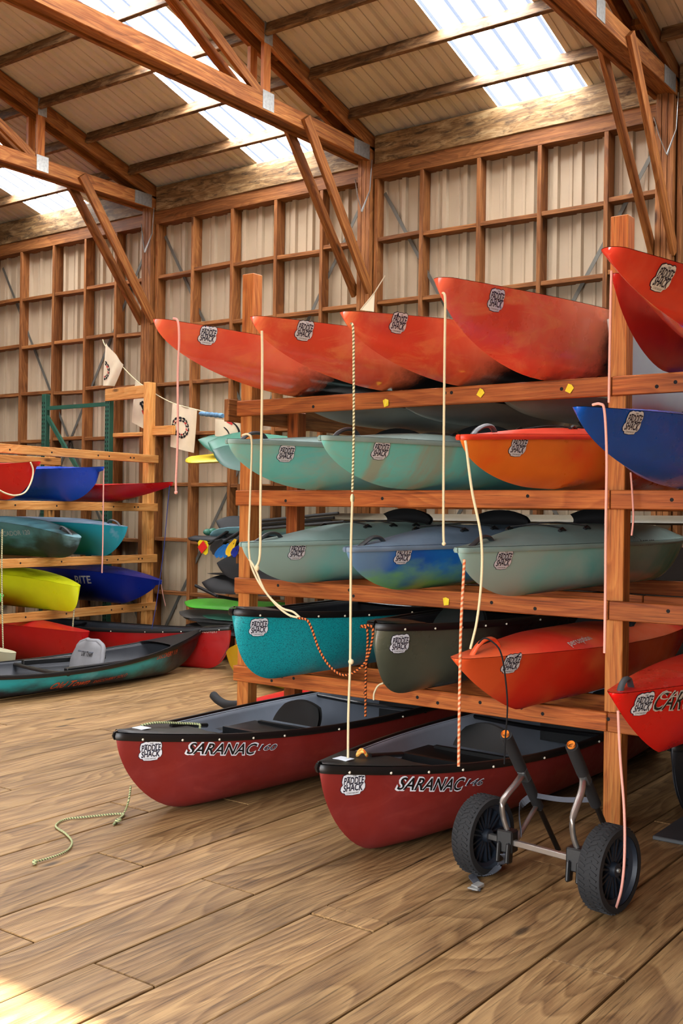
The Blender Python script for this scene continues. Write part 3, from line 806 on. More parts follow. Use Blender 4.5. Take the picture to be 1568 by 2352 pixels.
kayak('kayak', 'large glossy red kayak at the right edge of the top tier', 'kayak', (1397, 568), (1760, 854), RZ[0], 'h_red4', L=3.6, B=.50, Dm=.46, n=1.95, crown=.02, tipr=.035, sticker_px=(1522, 638), rise=.04, chine=.7, hand=None, seat=False, entry=.5)
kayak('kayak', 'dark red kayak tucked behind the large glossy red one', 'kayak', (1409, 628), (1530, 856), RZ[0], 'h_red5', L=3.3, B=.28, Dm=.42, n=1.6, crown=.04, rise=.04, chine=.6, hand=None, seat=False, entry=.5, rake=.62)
# pale hulls lying behind the top rail
for (x, y0, B, hm, lab) in ((-4.02, 5.62, .62, 'h_grey', 'pale grey kayak hull under the leftmost top-tier kayaks'), (-3.36, 5.62, .62, 'h_grey', 'pale grey kayak hull hanging below the middle of the top rail'),
                          (-2.70, 5.62, .60, 'h_grey', 'pale grey kayak hull below the top rail, nearest the right post')):
    hl = Hull(2.2, B, .095, .10, rake=.5, n=1.8, chine=.15, entry=.4)
    r_ = thing('kayak', lab, 'kayak', mat=Matrix(((0, -1, 0, x), (1, 0, 0, y0 - .5), (0, 0, 1, 2.115), (0, 0, 0, 1))))
    hl.mesh(40).build('hull', hm, r_, smooth=35, local=True); hl.deck(.01).build('deck', hm, r_, smooth=35, local=True)
hl = Hull(2.5, .09, .44, .42, rake=.30, n=1.8, chine=.2, entry=.3, tipr=.03)
r_ = thing('paddle_board', 'white paddle board standing on edge behind the right post, top tier', 'board', mat=Matrix(((0, -1, 0, -2.15), (1, 0, 0, 5.25), (0, 0, 1, 2.115), (0, 0, 0, 1))))
hl.mesh(40).build('hull', 'h_whiteh', r_, smooth=35, local=True); hl.deck(.01).build('deck', 'h_whiteh', r_, smooth=35, local=True)

# second tier
kayak('kayak', 'faded teal kayak on the second tier, farthest left, against the left post', 'kayak', (524, 1008), (715, 1126), RZ[1], 'h_teal1', 'd_grey', L=3.1, B=.60, Dm=.34, n=1.75, crown=.05, ex=3.0, rise=.02, hand=(.10, .32, .03), sticker_px=(657, 1041), fittings=(1.0, 1.3), rim=True, chine=.7)
kayak('kayak', 'streaky teal kayak on the second tier, between the left teal one and the orange one', 'kayak', (738, 1000), (922, 1125), RZ[1], 'h_teal2', 'd_grey', L=3.1, B=.62, Dm=.35, n=1.75, crown=.05, ex=3.0, rise=.02, hand=(.10, .32, .03), sticker_px=(874, 1034), fittings=(1.0, 1.3), rim=True, chine=.7)
kayak('kayak', 'orange kayak on the second tier, left of the right post', 'kayak', (1058, 998), (1238, 1124), RZ[1], 'h_orange', 'd_orange', L=3.1, B=.58, Dm=.345, n=1.9, crown=.038, ex=3.0, rise=.08, hand=(.10, .32, .03), sticker_px=(1190, 1024), fittings=(.85, 1.2), rim=True, chine=.75)
kayak('kayak', 'blue kayak with a scuffed bow on the second tier, right of the right post', 'kayak', (1324, 934), (1590, 1128), RZ[1], hullmat('scuffed_blue_hull', (4, 88, 196), (4, 74, 176), 1.0, rough=.28, scuff=(20, 84, 176)), L=3.2, B=.56, Dm=.31, n=1.68, crown=.03, sticker_px=(1453, 970), chine=.6, hand=None)
# third tier
kayak('kayak', 'pale teal kayak on the third tier, farthest left', 'kayak', (556, 1246), (705, 1340), RZ[2], 'h_teal3', 'd_grey', L=3.1, B=.62, Dm=.34, n=1.75, crown=.09, ex=3.0, rise=.02, hand=(.10, .34, .02), sticker_px=(682, 1266), fittings=(.95, 1.2, 1.45), rim=True, chine=.75, clen=1.1)
kayak('kayak', 'blue kayak with a green and yellow swirl on the third tier', 'kayak', (796, 1257), (935, 1356), RZ[2], 'h_mix', 'd_greyblue', L=3.1, B=.62, Dm=.34, n=1.75, crown=.09, ex=3.0, rise=.02, hand=(.10, .34, .02), sticker_px=(925, 1275), fittings=(.9, 1.2), rim=True, chine=.75, clen=1.1)
rt, hl, mt, bv = kayak('kayak', 'teal kayak on the third tier, running behind the right post', 'kayak', (1053, 1258), (1190, 1370), RZ[2], 'h_teal4', 'd_grey', L=3.1, B=.64, Dm=.345, n=1.75, crown=.09, ex=3.0, rise=.02, hand=(.10, .34, .02), sticker_px=(1156, 1285), fittings=(.8, 1.05), rim=True, chine=.75, clen=1.0)
letters(rt, bv, mt, (1478, 1243), [('wilderness', dict(h=.05, cx=0, cy=0, off=.003, mi=0, width=.3))])
# fourth tier
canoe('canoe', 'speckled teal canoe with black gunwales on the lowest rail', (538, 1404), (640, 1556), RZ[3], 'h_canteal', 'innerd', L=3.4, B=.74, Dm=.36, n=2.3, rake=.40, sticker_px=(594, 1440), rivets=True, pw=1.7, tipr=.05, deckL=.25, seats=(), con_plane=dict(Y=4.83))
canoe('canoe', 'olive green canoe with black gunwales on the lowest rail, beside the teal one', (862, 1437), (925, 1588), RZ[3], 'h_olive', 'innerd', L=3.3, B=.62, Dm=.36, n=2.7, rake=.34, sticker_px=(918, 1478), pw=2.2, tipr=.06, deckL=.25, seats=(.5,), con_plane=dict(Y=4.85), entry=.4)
rt, hl, mt, bv = kayak('kayak', 'bright red-orange kayak on the lowest rail with a black cord over its bow', 'kayak', (1046, 1513), (1175, 1640), RZ[3], 'h_perc', L=3.2, B=.60, Dm=.41, rise=-.03, n=1.2, rake=.62, crown=.07, sticker_px=(1174, 1523), chine=.6, clen=1.0, con_plane=dict(Y=4.75), hand=(.14, .42, .05), tipr=.04, sw=.11, hmat='h_perc')
letters(rt, bv, mt, (1328, 1471), [('perception', dict(h=.045, cx=.0, cy=0, off=.003, mi=0, width=.26, shear=.2))], mats=('silver', 'white'))
rt, hl, mt, bv = kayak('kayak', 'shiny red kayak with CARO lettering on the lowest rail at the right edge', 'kayak', (1406, 1592), (1520, 1730), RZ[3], 'h_caro', L=3.3, B=.56, Dm=.40, rise=.0, n=1.2, crown=.04, sticker_px=(1476, 1616), chine=.6, tipr=.03, con_plane=dict(Y=4.35), hand=(.06, .16, .03), sw=.105, yaw=PT(4))
letters(rt, bv, mt, (1552, 1606), [('CAROLINA', dict(h=.085, cx=.10, cy=-.004, off=.002, mi=1, offset=.03, width=.47, shear=.25)), ('CAROLINA', dict(h=.08, cx=.10, cy=-.004, off=.0035, mi=0, width=.46, shear=.25)), ('CAROLINA', dict(h=.035, cx=.115, cy=.02, off=.0045, mi=2, width=.46, shear=.25))], mats=('ink', 'silver', 'silver'))

# floor canoes
SARN = dict(shear=.25)
def saranac(num, px, root, bvh, mt, w=.36):
    h = .062
    its = [('SARANAC', dict(h=h, cx=-.05, cy=0, off=.002, mi=1, offset=.055, shear=.3, width=w * 1.05)), ('SARANAC', dict(h=h * .92, cx=-.05, cy=0, off=.0035, mi=0, offset=.012, shear=.3, width=w)),
           (num, dict(h=h * .55, cx=w * .5 + .02, cy=h * .12, off=.002, mi=1, offset=.03, shear=.3, width=.12)), (num, dict(h=h * .5, cx=w * .5 + .02, cy=h * .12, off=.0035, mi=2, offset=0, shear=.3, width=.11))]
    letters(root, bvh, mt, px, its, mats=('ink', 'white', 'navy'), rot=-.08)
rt, hl, mt, bv = canoe('canoe', 'brick red canoe marked SARANAC 160 on the floor, a rope on its deck', (267, 1688), (372, 1866), 0, 'h_sar', 'inner', L=4.15, B=.86, Dm=.35, pw=2.1, entry=.43, n=1.65, rake=.46, sticker_px=(346, 1724), yaw=PT(2), con_plane=dict(Z=0), srot=0)
saranac('160', (532, 1720), rt, bv, mt, .40); SAR1 = (hl, mt)
rt, hl, mt, bv = canoe('canoe', 'brick red canoe marked SARANAC 146 on the floor beside the wheeled cart', (735, 1762), (826, 1963), 0, 'h_sar', 'inner', L=4.0, B=.88, Dm=.35, pw=2.1, entry=.43, n=1.65, rake=.42, sticker_px=(811, 1800), yaw=PT(2), con_plane=dict(Z=0))
saranac('146', (1012, 1801), rt, bv, mt, .38); SAR2 = (hl, mt)
rt, hl, mt, bv = canoe('canoe', 'black canoe in shadow on the floor right of the right rack post', Vector((-1.80, 5.25, .42)), Vector((-1.80, 5.6, 0)), 0, 'h_blackc', 'innerd', L=3.2, B=.40, Dm=.36, n=2, rake=.4, seats=(), rivets=False)
m = MB(); m.beam((-4.42, 7.84, .665), (.45, 7.84, .665), .018, 1.32); m.build('added_shade_panel', plain('shade_panel_dark', (44, 34, 26), .85), rack)  # dark sheet added to block light and stand in for deep shade behind boats

# ------------------------------------------------------------------ LEFT RACK
lr = thing('boat_rack', 'pale timber rack at the left edge with four rails of kayaks', 'rack', (-8.72, 7.0, 0))
LZ = [2.15, 1.618, 1.056, .526]
for y, top in ((8.40, 2.955), (4.2, 2.95)):
    m = MB(); m.beam((-8.775, y, 0), (-8.775, y, top), .09, .10, up=(0, 1, 0)); m.build('post', 'rackl', lr, bevel=.004)
for x in (-10.4,):
    for y in (8.35, 4.2): m = MB(); m.beam((x, y, 0), (x, y, 2.2), .09, .09, up=(0, 1, 0)); m.build('post', 'rackl', lr, bevel=.004)
for i, z in enumerate(LZ):
    m = MB(); m.beam((-8.71, 4.0, z - .045 + (.02 if i == 0 else 0)), (-8.71, 8.47, z - .045), .04, .088); r_ = m.build('rail', 'rackl', lr, bevel=.004)
    hm = MB()
    for hx in (6.5, 7.0, 7.6, 7.75, 8.05, 8.1): hm.lathe([(0, .0), (.010, .0), (.010, -.002)], (-8.689, hx + .07 * i, z - .045), (1, 0, 0), 10)
    hm.build('bolt_hole', 'hole', r_).location = lr.location * -1
    m = MB(); m.beam((-10.36, 4.0, z - .045), (-10.36, 8.47, z - .045), .04, .088); m.build('rail', 'rackl', lr, bevel=.004)
m = MB(); m.beam((-8.82, 8.40, 2.86), (-9.55, 8.46, 2.86), .04, .14); m.build('cross_board', 'rackl', lr, bevel=.004)
m = MB(); m.beam((-8.42, 8.43, 2.42), (-8.82, 8.43, 2.42), .05, .10); m.build('cross_board', 'rackl', lr, bevel=.004)
m = MB(); m.beam((-9.0, 8.55, 2.40), (-9.55, 8.55, 2.40), .09, .045); m.build('cross_board', 'rackl', lr, bevel=.004)

YL = PT(-90)
def lcon(x, i): return (x, LZ[i])
def left_kayak(label, tip, cx, cy, zc, hm, **kw):
    con = at(cx, cy, X=-8.7); con.z = zc
    base = dict(L=2.6, B=.62, Dm=.34, n=1.5, crown=.04, hand=None, yaw=YL, seat=False, chine=.6)
    base.update(kw); nm = base.pop('name', 'kayak')
    return kayak(nm, label, 'kayak', tip, con, zc, hm, **base)
left_kayak('red kayak at the left edge of the left rack top tier, beside the blue one', (91, 1060), 10, 1160, LZ[1], 'h_red', n=1.7, tipr=.03, B=.58, rake=.5, beak=.09, Dm=.31)
left_kayak('royal blue kayak on the left rack, between two red kayaks', (238, 1072), 150, 1160, LZ[1], 'h_blue2', n=1.7, tipr=.02, rake=.5, beak=.09, Dm=.31, B=.62)
left_kayak('low slim red kayak with an upturned pointed bow on the left rack', (396, 1107), 275, 1158, LZ[1], 'h_red', n=1.2, Dm=.17, B=.56, rake=.9, beak=.06, tipr=.025, crown=.02)
rt, hl, mt, bv = left_kayak('teal and black fishing kayak lettered PESCADOR on the left rack', (182, 1236), 110, 1283, LZ[2], 'h_pesc', n=2.2, tipr=.05, rake=.3, Dm=.36, B=.66, hand=(.1, .3, .03))
letters(rt, bv, mt, (36, 1224), [('PESCADOR 120', dict(h=.05, cx=-.04, cy=0, off=.003, mi=0, width=.44, shear=.1))], mats=('grey', 'white'))
left_kayak('bright teal kayak with a lilac deck edge, right of the lettered fishing kayak', (292, 1210), 225, 1276, LZ[2], 'h_tealb', n=1.5, rake=.34, Dm=.35, B=.60, dm='d_greyblue', hand=(.1, .3, .04))
left_kayak('lime yellow fishing kayak on the left rack', (181, 1347), 120, 1413, LZ[3], 'h_yel', n=2.6, tipr=.04, rake=.16, Dm=.36, B=.66)
rt, hl, mt, bv = left_kayak('navy blue kayak lettered BITE on the lowest rail of the left rack', (371, 1334), 290, 1395, LZ[3], 'h_navy', n=1.3, rake=.6, beak=.10, Dm=.36, B=.58)
letters(rt, bv, mt, (190, 1331), [('BITE', dict(h=.085, cx=0, cy=0, off=.003, mi=0, offset=.02, width=.22))], mats=('silver', 'white'))
kayak('kayak', 'bright green kayak bow at the left edge under the yellow kayak', 'kayak', (7, 1368), Vector((-8.7, 6.30, LZ[3])), LZ[3], 'h_grn', L=2.2, B=.4, Dm=.24, yaw=YL, hand=None, seat=False, rake=.3)
kayak('kayak', 'red kayak with a rounded bow on the floor under the left rack', 'kayak', (202, 1452), Vector((-8.4, 6.90, 0)), 0, 'h_dred', L=2.6, B=.46, Dm=.40, n=2.4, tipr=.06, rake=.4, yaw=PT(-95), hand=None, seat=False)
kayak('kayak', 'beige kayak tip at the left edge behind the floor canoe', 'kayak', (36, 1500), Vector((-8.40, 5.9, .0)), 0, 'h_beige', L=2.2, B=.4, Dm=.33, n=2.2, tipr=.05, rake=.25, yaw=PT(-115), hand=None, seat=False)
rt, hl, mt, bv = canoe('canoe', 'deep red canoe on the floor behind the teal and black one, bow toward the rack', (531, 1441), (505, 1538), 0, 'h_dred', 'innerd', L=4.0, B=.56, Dm=.34, n=2.2, rake=.3, yaw=PT(-100), con_plane=dict(Z=0), seats=(), deckL=.3)
letters(rt, bv, mt, (478, 1450), [('DISCOVERY', dict(h=.03, cx=0, cy=0, off=.003, mi=0, width=.2, shear=.2))], mats=('silver', 'white'))
# teal and black solo canoe on the floor
rt, hl, mt, bv = canoe('canoe', 'teal and black fishing canoe with a grey seat on the floor at the left', (457, 1452), Vector((-7.40, 6.5, 0)), 0, 'h_old', 'innerd', L=3.5, B=.84, Dm=.20, shp=2.0, n=1.9, rake=.5, yaw=PT(186), seats=(), deckL=.55, rivets=False)
letters(rt, bv, mt, (185, 1569), [('Old Town', dict(h=.085, cx=-.10, cy=.012, off=.003, mi=0, offset=.012, shear=.35, width=.38)), ('DISCOVERY SOLO', dict(h=.04, cx=.32, cy=-.01, off=.003, mi=0, width=.36))], mats=('orangeink', 'white'))
letters(rt, bv, mt, (385, 1503), [('DISCOVERY 119', dict(h=.045, cx=0, cy=0, off=.003, mi=0, width=.34, shear=.2))], mats=('orangeink', 'white'))
# its seat: pad, tall backrest with grooves, side rails
inv = mt.inverted()
pb = inv @ at(199, 1500, X=-7.50); xs_ = pb.x
m = MB(); rows = []
for i in range(13):
    a = i / 12; ww = .215 * math.sin(min(1, .25 + a * 1.0) * PI * .62 + .12) * (1 if a < .8 else math.sqrt(max(0, 1 - ((a - .8) / .2) ** 2 * .85)))
    rows.append([(xs_ + .10 - .12 * a + .03 * (1 - (j / 6 - 1) ** 2), ww * (j / 6 - 1), .02 + .36 * a) for j in range(13)])
m.grid(rows); m.grid([[(p[0] + .045, p[1], p[2]) for p in r] for r in rows], flip=True)
ring = [r[0] for r in rows] + rows[-1] + [r[-1] for r in rows[::-1]]
m.tube([(p[0] + .022, p[1], p[2]) for p in ring], .023, 8)
bk = m.build('backrest', 'seatgrey', rt, smooth=50, local=True)
for zz in (.13, .29):
    m = MB(); x0 = xs_ + .155 - .12 * (zz - .02) / .36 + .012
    m.tube([(x0 - .004, -.11, zz), (x0, 0, zz), (x0 - .004, .11, zz)], .011, 8, flat=.6); m.build('seam', 'strap', bk, smooth=60, local=True)
letters(rt, BVHTree.FromPolygons([tuple(v.co) for v in bk.data.vertices], [tuple(f.vertices) for f in bk.data.polygons]), mt, (200, 1502), [('Old Town', dict(h=.045, cx=0, cy=0, off=.006, mi=0, offset=.01, shear=.3, width=.15))], follow=False)
m = MB(); m.beam((xs_ - .40, 0, .07), (xs_ + .08, 0, .08), .40, .05); m.build('seat_pad', 'seatgrey', rt, bevel=.015, local=True)
for sd in (1, -1):
    m = MB(); m.beam((xs_ - .30, sd * .24, .19), (xs_ + .5, sd * .33, .20), .05, .045); m.beam((xs_ - .40, sd * .25, .06), (xs_ - .40, sd * .25, .17), .04, .04); m.beam((xs_ + .1, sd * .25, .06), (xs_ + .1, sd * .25, .17), .04, .04)
    m.build('seat_rail', 'black', rt, bevel=.006, local=True)

# ------------------------------------------------------------------ green pallet rack upright
gx0, gx1, gy = at(105, 950, Y=8.48).x, at(251, 940, Y=8.48).x, 8.48
gr = thing('pallet_rack_upright', 'green perforated steel pallet rack upright standing behind the left rack', 'rack upright', (gx0, gy, 0))
for x in (gx0, gx1):
    m = MB(); m.beam((x, gy, 0), (x, gy, 2.93), .075, .07, up=(0, 1, 0)); c_ = m.build('column', 'green_steel', gr, bevel=.004)
    hm = MB()
    for k in range(56):
        for sx in (-.018, .018): hm.beam((x + sx, gy - .0352, .06 + k * .05), (x + sx, gy - .0352, .085 + k * .05), .013, .002, up=(0, 1, 0))
    hm.build('slots', 'hole', c_).location = gr.location * -1
for za, zb in ((2.76, 2.76), (1.40, 1.40), (2.66, 1.45), (.2, 1.3), (.12, .12)):
    m = MB(); m.beam((gx0 + .03, gy, za), (gx1 - .03, gy, zb), .03, .045); m.build('brace', 'green_steel', gr)

# ------------------------------------------------------------------ bunting of printed cloths
line_pts = [at(236, 780, Y=8.6), at(246, 800, Y=8.55), at(300, 862, Y=8.5), at(345, 897, Y=8.5), at(395, 925, Y=8.5), at(455, 942, Y=8.5), at(505, 955, Y=8.4), at(560, 962, Y=8.3)]
m = MB(); m.tube(spline(line_pts), .006, 6); tag(m.build('bunting_line', 'r_cream', None), 'thin line strung along the back wall carrying the printed cloths', 'line')
def cloth_flag(label, corners, Y, motif):
    """corners: four pixels top-left, top-right, bottom-right, bottom-left on the plane Y"""
    P4 = [at(x, y, Y=Y) for x, y in corners]; N = 14
    root = thing('printed_cloth', label, 'flag', tuple(P4[0]), 'printed cloths on the line')
    m = MB(); rows = []
    def surf(a, b):
        p = (P4[0] * (1 - a) + P4[1] * a) * (1 - b) + (P4[3] * (1 - a) + P4[2] * a) * b
        p = p + Vector((0, -.012 * math.sin(a * 9 + b * 2) - .02 * b * math.sin(a * 5), 0)); return p
    for i in range(N + 1): rows.append([surf(j / N, i / N) for j in range(N + 1)])
    m.grid(rows, flip=True); m.grid([[p + Vector((0, .003, 0)) for p in r] for r in rows])
    m.build('cloth', 'cloth', root, smooth=60)
    m = MB()
    def stroke(pts, w, mi):
        L_ = []; R_ = []
        pts = spline([(a, b, 0) for a, b in pts], 5)
        for i, p in enumerate(pts):
            t = pts[min(i + 1, len(pts) - 1)] - pts[max(i - 1, 0)]; nn = Vector((-t.y, t.x, 0)); nn = nn.normalized() if nn.length > 1e-6 else Vector((1, 0, 0))
            ww = w * (.35 + .65 * math.sin(PI * (i + .5) / len(pts)))
            for lst, sg in ((L_, 1), (R_, -1)):
                q = p + nn * ww * sg; lst.append(surf(q.x, q.y) + Vector((0, -.004, 0)))
        m.grid([L_, R_], mi); 
    motif(stroke)
    m.build('print', ['ink', 'redink'], root)
    return root
def ring_motif(cx, cy, rx, ry, half=False):
    def f(stroke):
        n = 14
        for k in range(n):
            a = 2 * PI * k / n
            if half and math.cos(a) < -.1: continue
            for rr, w, mi in ((1.0, .028, 0), (.72, .022, 0 if k % 3 else 1)):
                stroke([(cx + rx * rr * math.cos(a + d), cy + ry * rr * math.sin(a + d)) for d in (-.2, -.05, .1, .2)], w, mi)
            stroke([(cx + rx * .7 * math.cos(a), cy + ry * .7 * math.sin(a)), (cx + rx * .95 * math.cos(a + .15), cy + ry * .95 * math.sin(a + .15))], .016, k % 4 == 0)
    return f
def heron(stroke):
    stroke([(.2, .95), (.45, .7), (.75, .75), (.95, .5), (.88, .2), (.7, .08), (.5, .05)], .035, 0)
    stroke([(.45, .06), (.6, .1), (.72, .16)], .06, 1); stroke([(.35, .3), (.5, .45), (.6, .6)], .03, 0); stroke([(.4, .9), (.6, .78), (.8, .85)], .03, 1)
def fish(stroke):
    stroke([(.35, .45), (.6, .55), (.9, .75)], .05, 0); stroke([(.35, .5), (.5, .4), (.62, .45)], .03, 0); stroke([(.5, .6), (.7, .66), (.9, .7)], .04, 1); stroke([(.55, .45), (.7, .52), (.85, .6)], .03, 0)
cloth_flag('pale cloth with half a round print, highest on the line at the left', [(243, 788), (284, 838), (258, 886), (238, 886)], 8.5, ring_motif(.1, .62, .3, .22, True))
cloth_flag('pale cloth half hidden behind the left rack post', [(311, 872), (348, 898), (345, 992), (304, 970)], 8.62, fish)
cloth_flag('pale cloth with a round wreath print hanging between the two racks', [(396, 926), (453, 942), (440, 1040), (393, 1026)], 8.5, ring_motif(.42, .5, .34, .22))
cloth_flag('pale cloth with a long-necked bird print beside the tall rack', [(494, 962), (551, 968), (550, 1020), (496, 1020)], 8.3, heron)
P4 = [at(860, 672, Y=8.6), at(828, 712, Y=8.6), at(858, 716, Y=8.6)]
m = MB(); m.add([tuple(p) for p in P4] + [tuple(p + Vector((0, .004, 0))) for p in P4], [(0, 1, 2), (5, 4, 3)])
m.tube([P4[0] + Vector((.12, 0, .15)), P4[0], P4[1]], .006, 5); tag(m.build('printed_cloth', 'cloth'), 'small triangle of pale cloth behind the third red kayak', 'flag', 'printed cloths on the line')

# ------------------------------------------------------------------ boards and paddles stored on wall arms behind the tall rack
wr = thing('wall_storage_arms', 'wooden arms on the back wall holding boards and paddles, behind the tall rack', 'storage rack', (-6.8, 8.6, 0))
for x in (-7.0, -5.2):
    m = MB(); m.beam((x, 8.72, 0), (x, 8.72, 2.2), .09, .09, up=(0, 1, 0)); m.build('post', 'old', wr)
    for z in (1.76, 1.08, .78, .26): m = MB(); m.beam((x, 8.66, z), (x, 7.9, z), .05, .09); m.build('arm', 'old', wr)

def board(name, label, cat, px, Y, length, width, thick, matn, tilt=0.0, roll=0.0, group=None, nose=.4, dz=0.0, stripe=None):
    """flat board along +X, its left nose on the given sight line"""
    p = at(*px, Y=Y); m = MB(); N = 18; rows = []
    ct, st = math.cos(roll), math.sin(roll)
    def q(x, y, z):
        yy, zz = y * ct - z * st, y * st + z * ct
        return (p.x + x, p.y + yy, p.z + zz + x * math.tan(tilt))
    for i in range(N + 1):
        t = i / N; x = length * t * t if t < 1 else length
        w = width / 2 * (1 - max(0, 1 - x / nose) ** 2.2) + .004; th = thick / 2 * (min(1, .25 + x / .1))
        rows.append([q(x, w * math.cos(a), th * math.sin(a)) for a in [2 * PI * k / 14 for k in range(14)]])
    m.grid(rows, 0, closed=True)
    b = len(m.v); m.face(list(range(0, 14))); m.face(list(range(N * 14, N * 14 + 14))[::-1])
    root = m.build(name, matn, None, smooth=40)
    tag(root, label, cat, group); return root
M['b_green'] = plain('green_board', (58, 112, 92), .45); M['b_yel'] = plain('yellow_board', (226, 196, 30), .45)
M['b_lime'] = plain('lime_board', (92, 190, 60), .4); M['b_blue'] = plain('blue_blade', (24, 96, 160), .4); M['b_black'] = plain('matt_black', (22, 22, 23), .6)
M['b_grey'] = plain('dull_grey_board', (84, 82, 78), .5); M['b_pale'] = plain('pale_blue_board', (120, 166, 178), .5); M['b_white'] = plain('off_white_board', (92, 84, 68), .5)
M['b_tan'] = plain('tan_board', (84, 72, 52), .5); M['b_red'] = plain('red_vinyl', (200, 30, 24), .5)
board('paddle_board', 'slim green board with a pointed tip, uppermost behind the tall rack', 'board', (455, 1010), 8.25, 2.2, .30, .03, 'b_green', -.14, .9, nose=.5)
board('paddle_board', 'broad green board just below the slim green one', 'board', (478, 1016), 8.05, 2.0, .42, .04, 'b_green', -.12, .8, nose=.45)
board('paddle_board', 'dark green board under the other green boards', 'board', (488, 1034), 7.95, 2.0, .42, .04, plain('dark_green_board', (34, 74, 62), .45), -.16, .7, nose=.45)
board('paddle_board', 'yellow board with a rounded nose below the green boards', 'board', (427, 1056), 8.35, 2.6, .42, .07, 'b_yel', .02, .25, nose=.35)
board('paddle_board', 'white and pale blue board nose beside the left rack post', 'board', (482, 1228), 8.1, 2.6, .40, .06, 'b_pale', .03, -.35, nose=.5)
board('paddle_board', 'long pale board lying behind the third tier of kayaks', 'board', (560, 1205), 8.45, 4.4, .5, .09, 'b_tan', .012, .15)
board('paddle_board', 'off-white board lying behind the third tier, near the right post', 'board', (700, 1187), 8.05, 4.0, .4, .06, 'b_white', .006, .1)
BK = 'blades stacked between the racks'
board('paddle', 'black paddle with a round grey grip end at the left', 'paddle', (432, 1236), 8.0, 1.6, .11, .05, 'b_black', -.0, .3, nose=.12)
board('paddle_board', 'black board under the pale blue board', 'board', (446, 1240), 8.15, 2.0, .35, .05, 'b_black', .02, .2, nose=.5)
# hanging blades
def blade(label, top, bot, w, matn, Y, group=None, accent=None):
    a, b = at(*top, Y=Y), at(*bot, Y=Y); root = thing('paddle', label, 'paddle', tuple(a), group)
    d = (b - a); L_ = d.length; d = d / L_; side = Vector((0, -1, 0)).cross(d).normalized()
    m = MB(); rows = []
    for i in range(13):
        t = i / 12; ww = w / 2 * min(1, .35 + t * 1.3) * (1 if t < .75 else math.sqrt(max(.05, 1 - ((t - .75) / .25) ** 2 * .8)))
        c = a + d * (L_ * t)
        rows.append([c + side * (ww * math.cos(q)) + Vector((0, -.012 * math.sin(q) - .02 * math.cos(q) ** 2, 0)) for q in [2 * PI * k / 12 for k in range(12)]])
    m.grid(rows, 0, closed=True); m.face(list(range(12))[::-1]); m.face(list(range(144, 156)))
    m.build('blade', matn, root, smooth=50)
    m = MB(); m.tube([a + d * .05, a - d * .2 + Vector((.15, .02, .02)), a - d * .3 + Vector((1.0, .05, .02))], .015, 8); m.build('shaft', 'b_black', root, smooth=60)
    if accent:
        m = MB(); c = a + d * L_ * .6; m.beam(c - d * .05 + Vector((0, -.03, 0)), c + d * .05 + Vector((0, -.03, 0)), w * .5, .004, up=(0, 1, 0)); m.build('patch', accent, root)
    return root
blade('yellow blade with a red patch', (478, 1247), (464, 1263), .17, 'b_yel', 7.95, accent='b_red')
blade('black blade with a pale swirl beside the yellow and red one', (513, 1242), (488, 1268), .12, 'b_black', 7.9)
blade('blue blade, leftmost of the row of blue ones', (518, 1252), (497, 1279), .065, 'b_blue', 7.85)
blade('blue blade in the middle of the row of blue ones', (526, 1250), (506, 1280), .065, 'b_blue', 7.82)
blade('blue blade next to the yellow one', (534, 1248), (516, 1280), .065, 'b_blue', 7.79)
blade('golden yellow blade right of the blue ones', (543, 1240), (524, 1276), .085, 'h_yellow', 7.76)
blade('dark blue blade half behind the left rack post', (550, 1255), (536, 1277), .08, 'h_navy', 7.74)
board('paddle', 'black paddle blade tilted up above the pale blue board', 'paddle', (496, 1197), 8.05, 1.5, .26, .02, 'b_black', -.22, 1.0, nose=.3)
m = MB(); p = at(478, 1222, Y=8.1); m.blob(p, (.045, .06, .035)); m.blob(p + Vector((.05, .02, .012)), (.035, .05, .03)); tag(m.build('rolled_leash', 'b_green', smooth=60), 'green coiled leash lying at the tip of the pale blue board', 'leash')
board('paddle', 'black blade pointing down-left, upper of the black pile', 'paddle', (498, 1293), 7.95, 1.5, .26, .02, 'b_black', -.10, 1.1, nose=.3)
board('paddle', 'thin black blade edge in the middle of the black pile', 'paddle', (476, 1317), 8.05, 1.6, .2, .012, 'b_black', .03, .1, nose=.5)
board('paddle', 'black cupped blade at the bottom of the black pile', 'paddle', (464, 1338), 8.0, 1.6, .26, .05, 'b_black', .02, .8, nose=.35)
m = MB(); m.tube([at(449, 1345, Y=8.0), at(498, 1369, Y=7.9)], .016, 8); m.tube([at(498, 1369, Y=7.9), at(560, 1380, Y=8.3)], .016, 8); tag(m.build('paddle_shaft', 'b_black', smooth=60), 'black paddle shaft slanting down above the green board', 'paddle')
stack = [((424, 1383), 'b_lime', .30, .06, 8.42, 'bright green board on top of the low pile'), ((412, 1405), 'b_grey', .32, .035, 8.45, 'grey board nose sticking out left under the green one'), ((430, 1414), 'b_black', .3, .03, 8.38, 'thin black board in the middle of the low pile'),
         ((421, 1417), 'b_tan', .2, .016, 8.40, 'thin tan board edge in the low pile'), ((465, 1413), 'b_green', .2, .02, 8.36, 'small dark green board in the low pile'), ((427, 1436), 'b_black', .36, .05, 8.34, 'black board with white lettering at the bottom of the low pile'), ((452, 1426), 'b_grey', .3, .03, 8.42, 'grey board just above the bottom black board')]
for px, mt_, w_, th, Y_, lab in stack: board('paddle_board', lab, 'board', px, Y_, 1.9, w_, th, mt_, .015, .25, nose=.32)
p = at(538, 1400, Y=7.7); m = MB(); m.lathe([(.0, -.01), (.17, -.008), (.185, 0), (.17, .008), (0, .01)], (p.x + .1, p.y, p.z), (-.8, -.5, .1), 32); tag(m.build('round_disc', 'darkgrey', smooth=40), 'large round dark blade standing beside the left rack post', 'paddle')

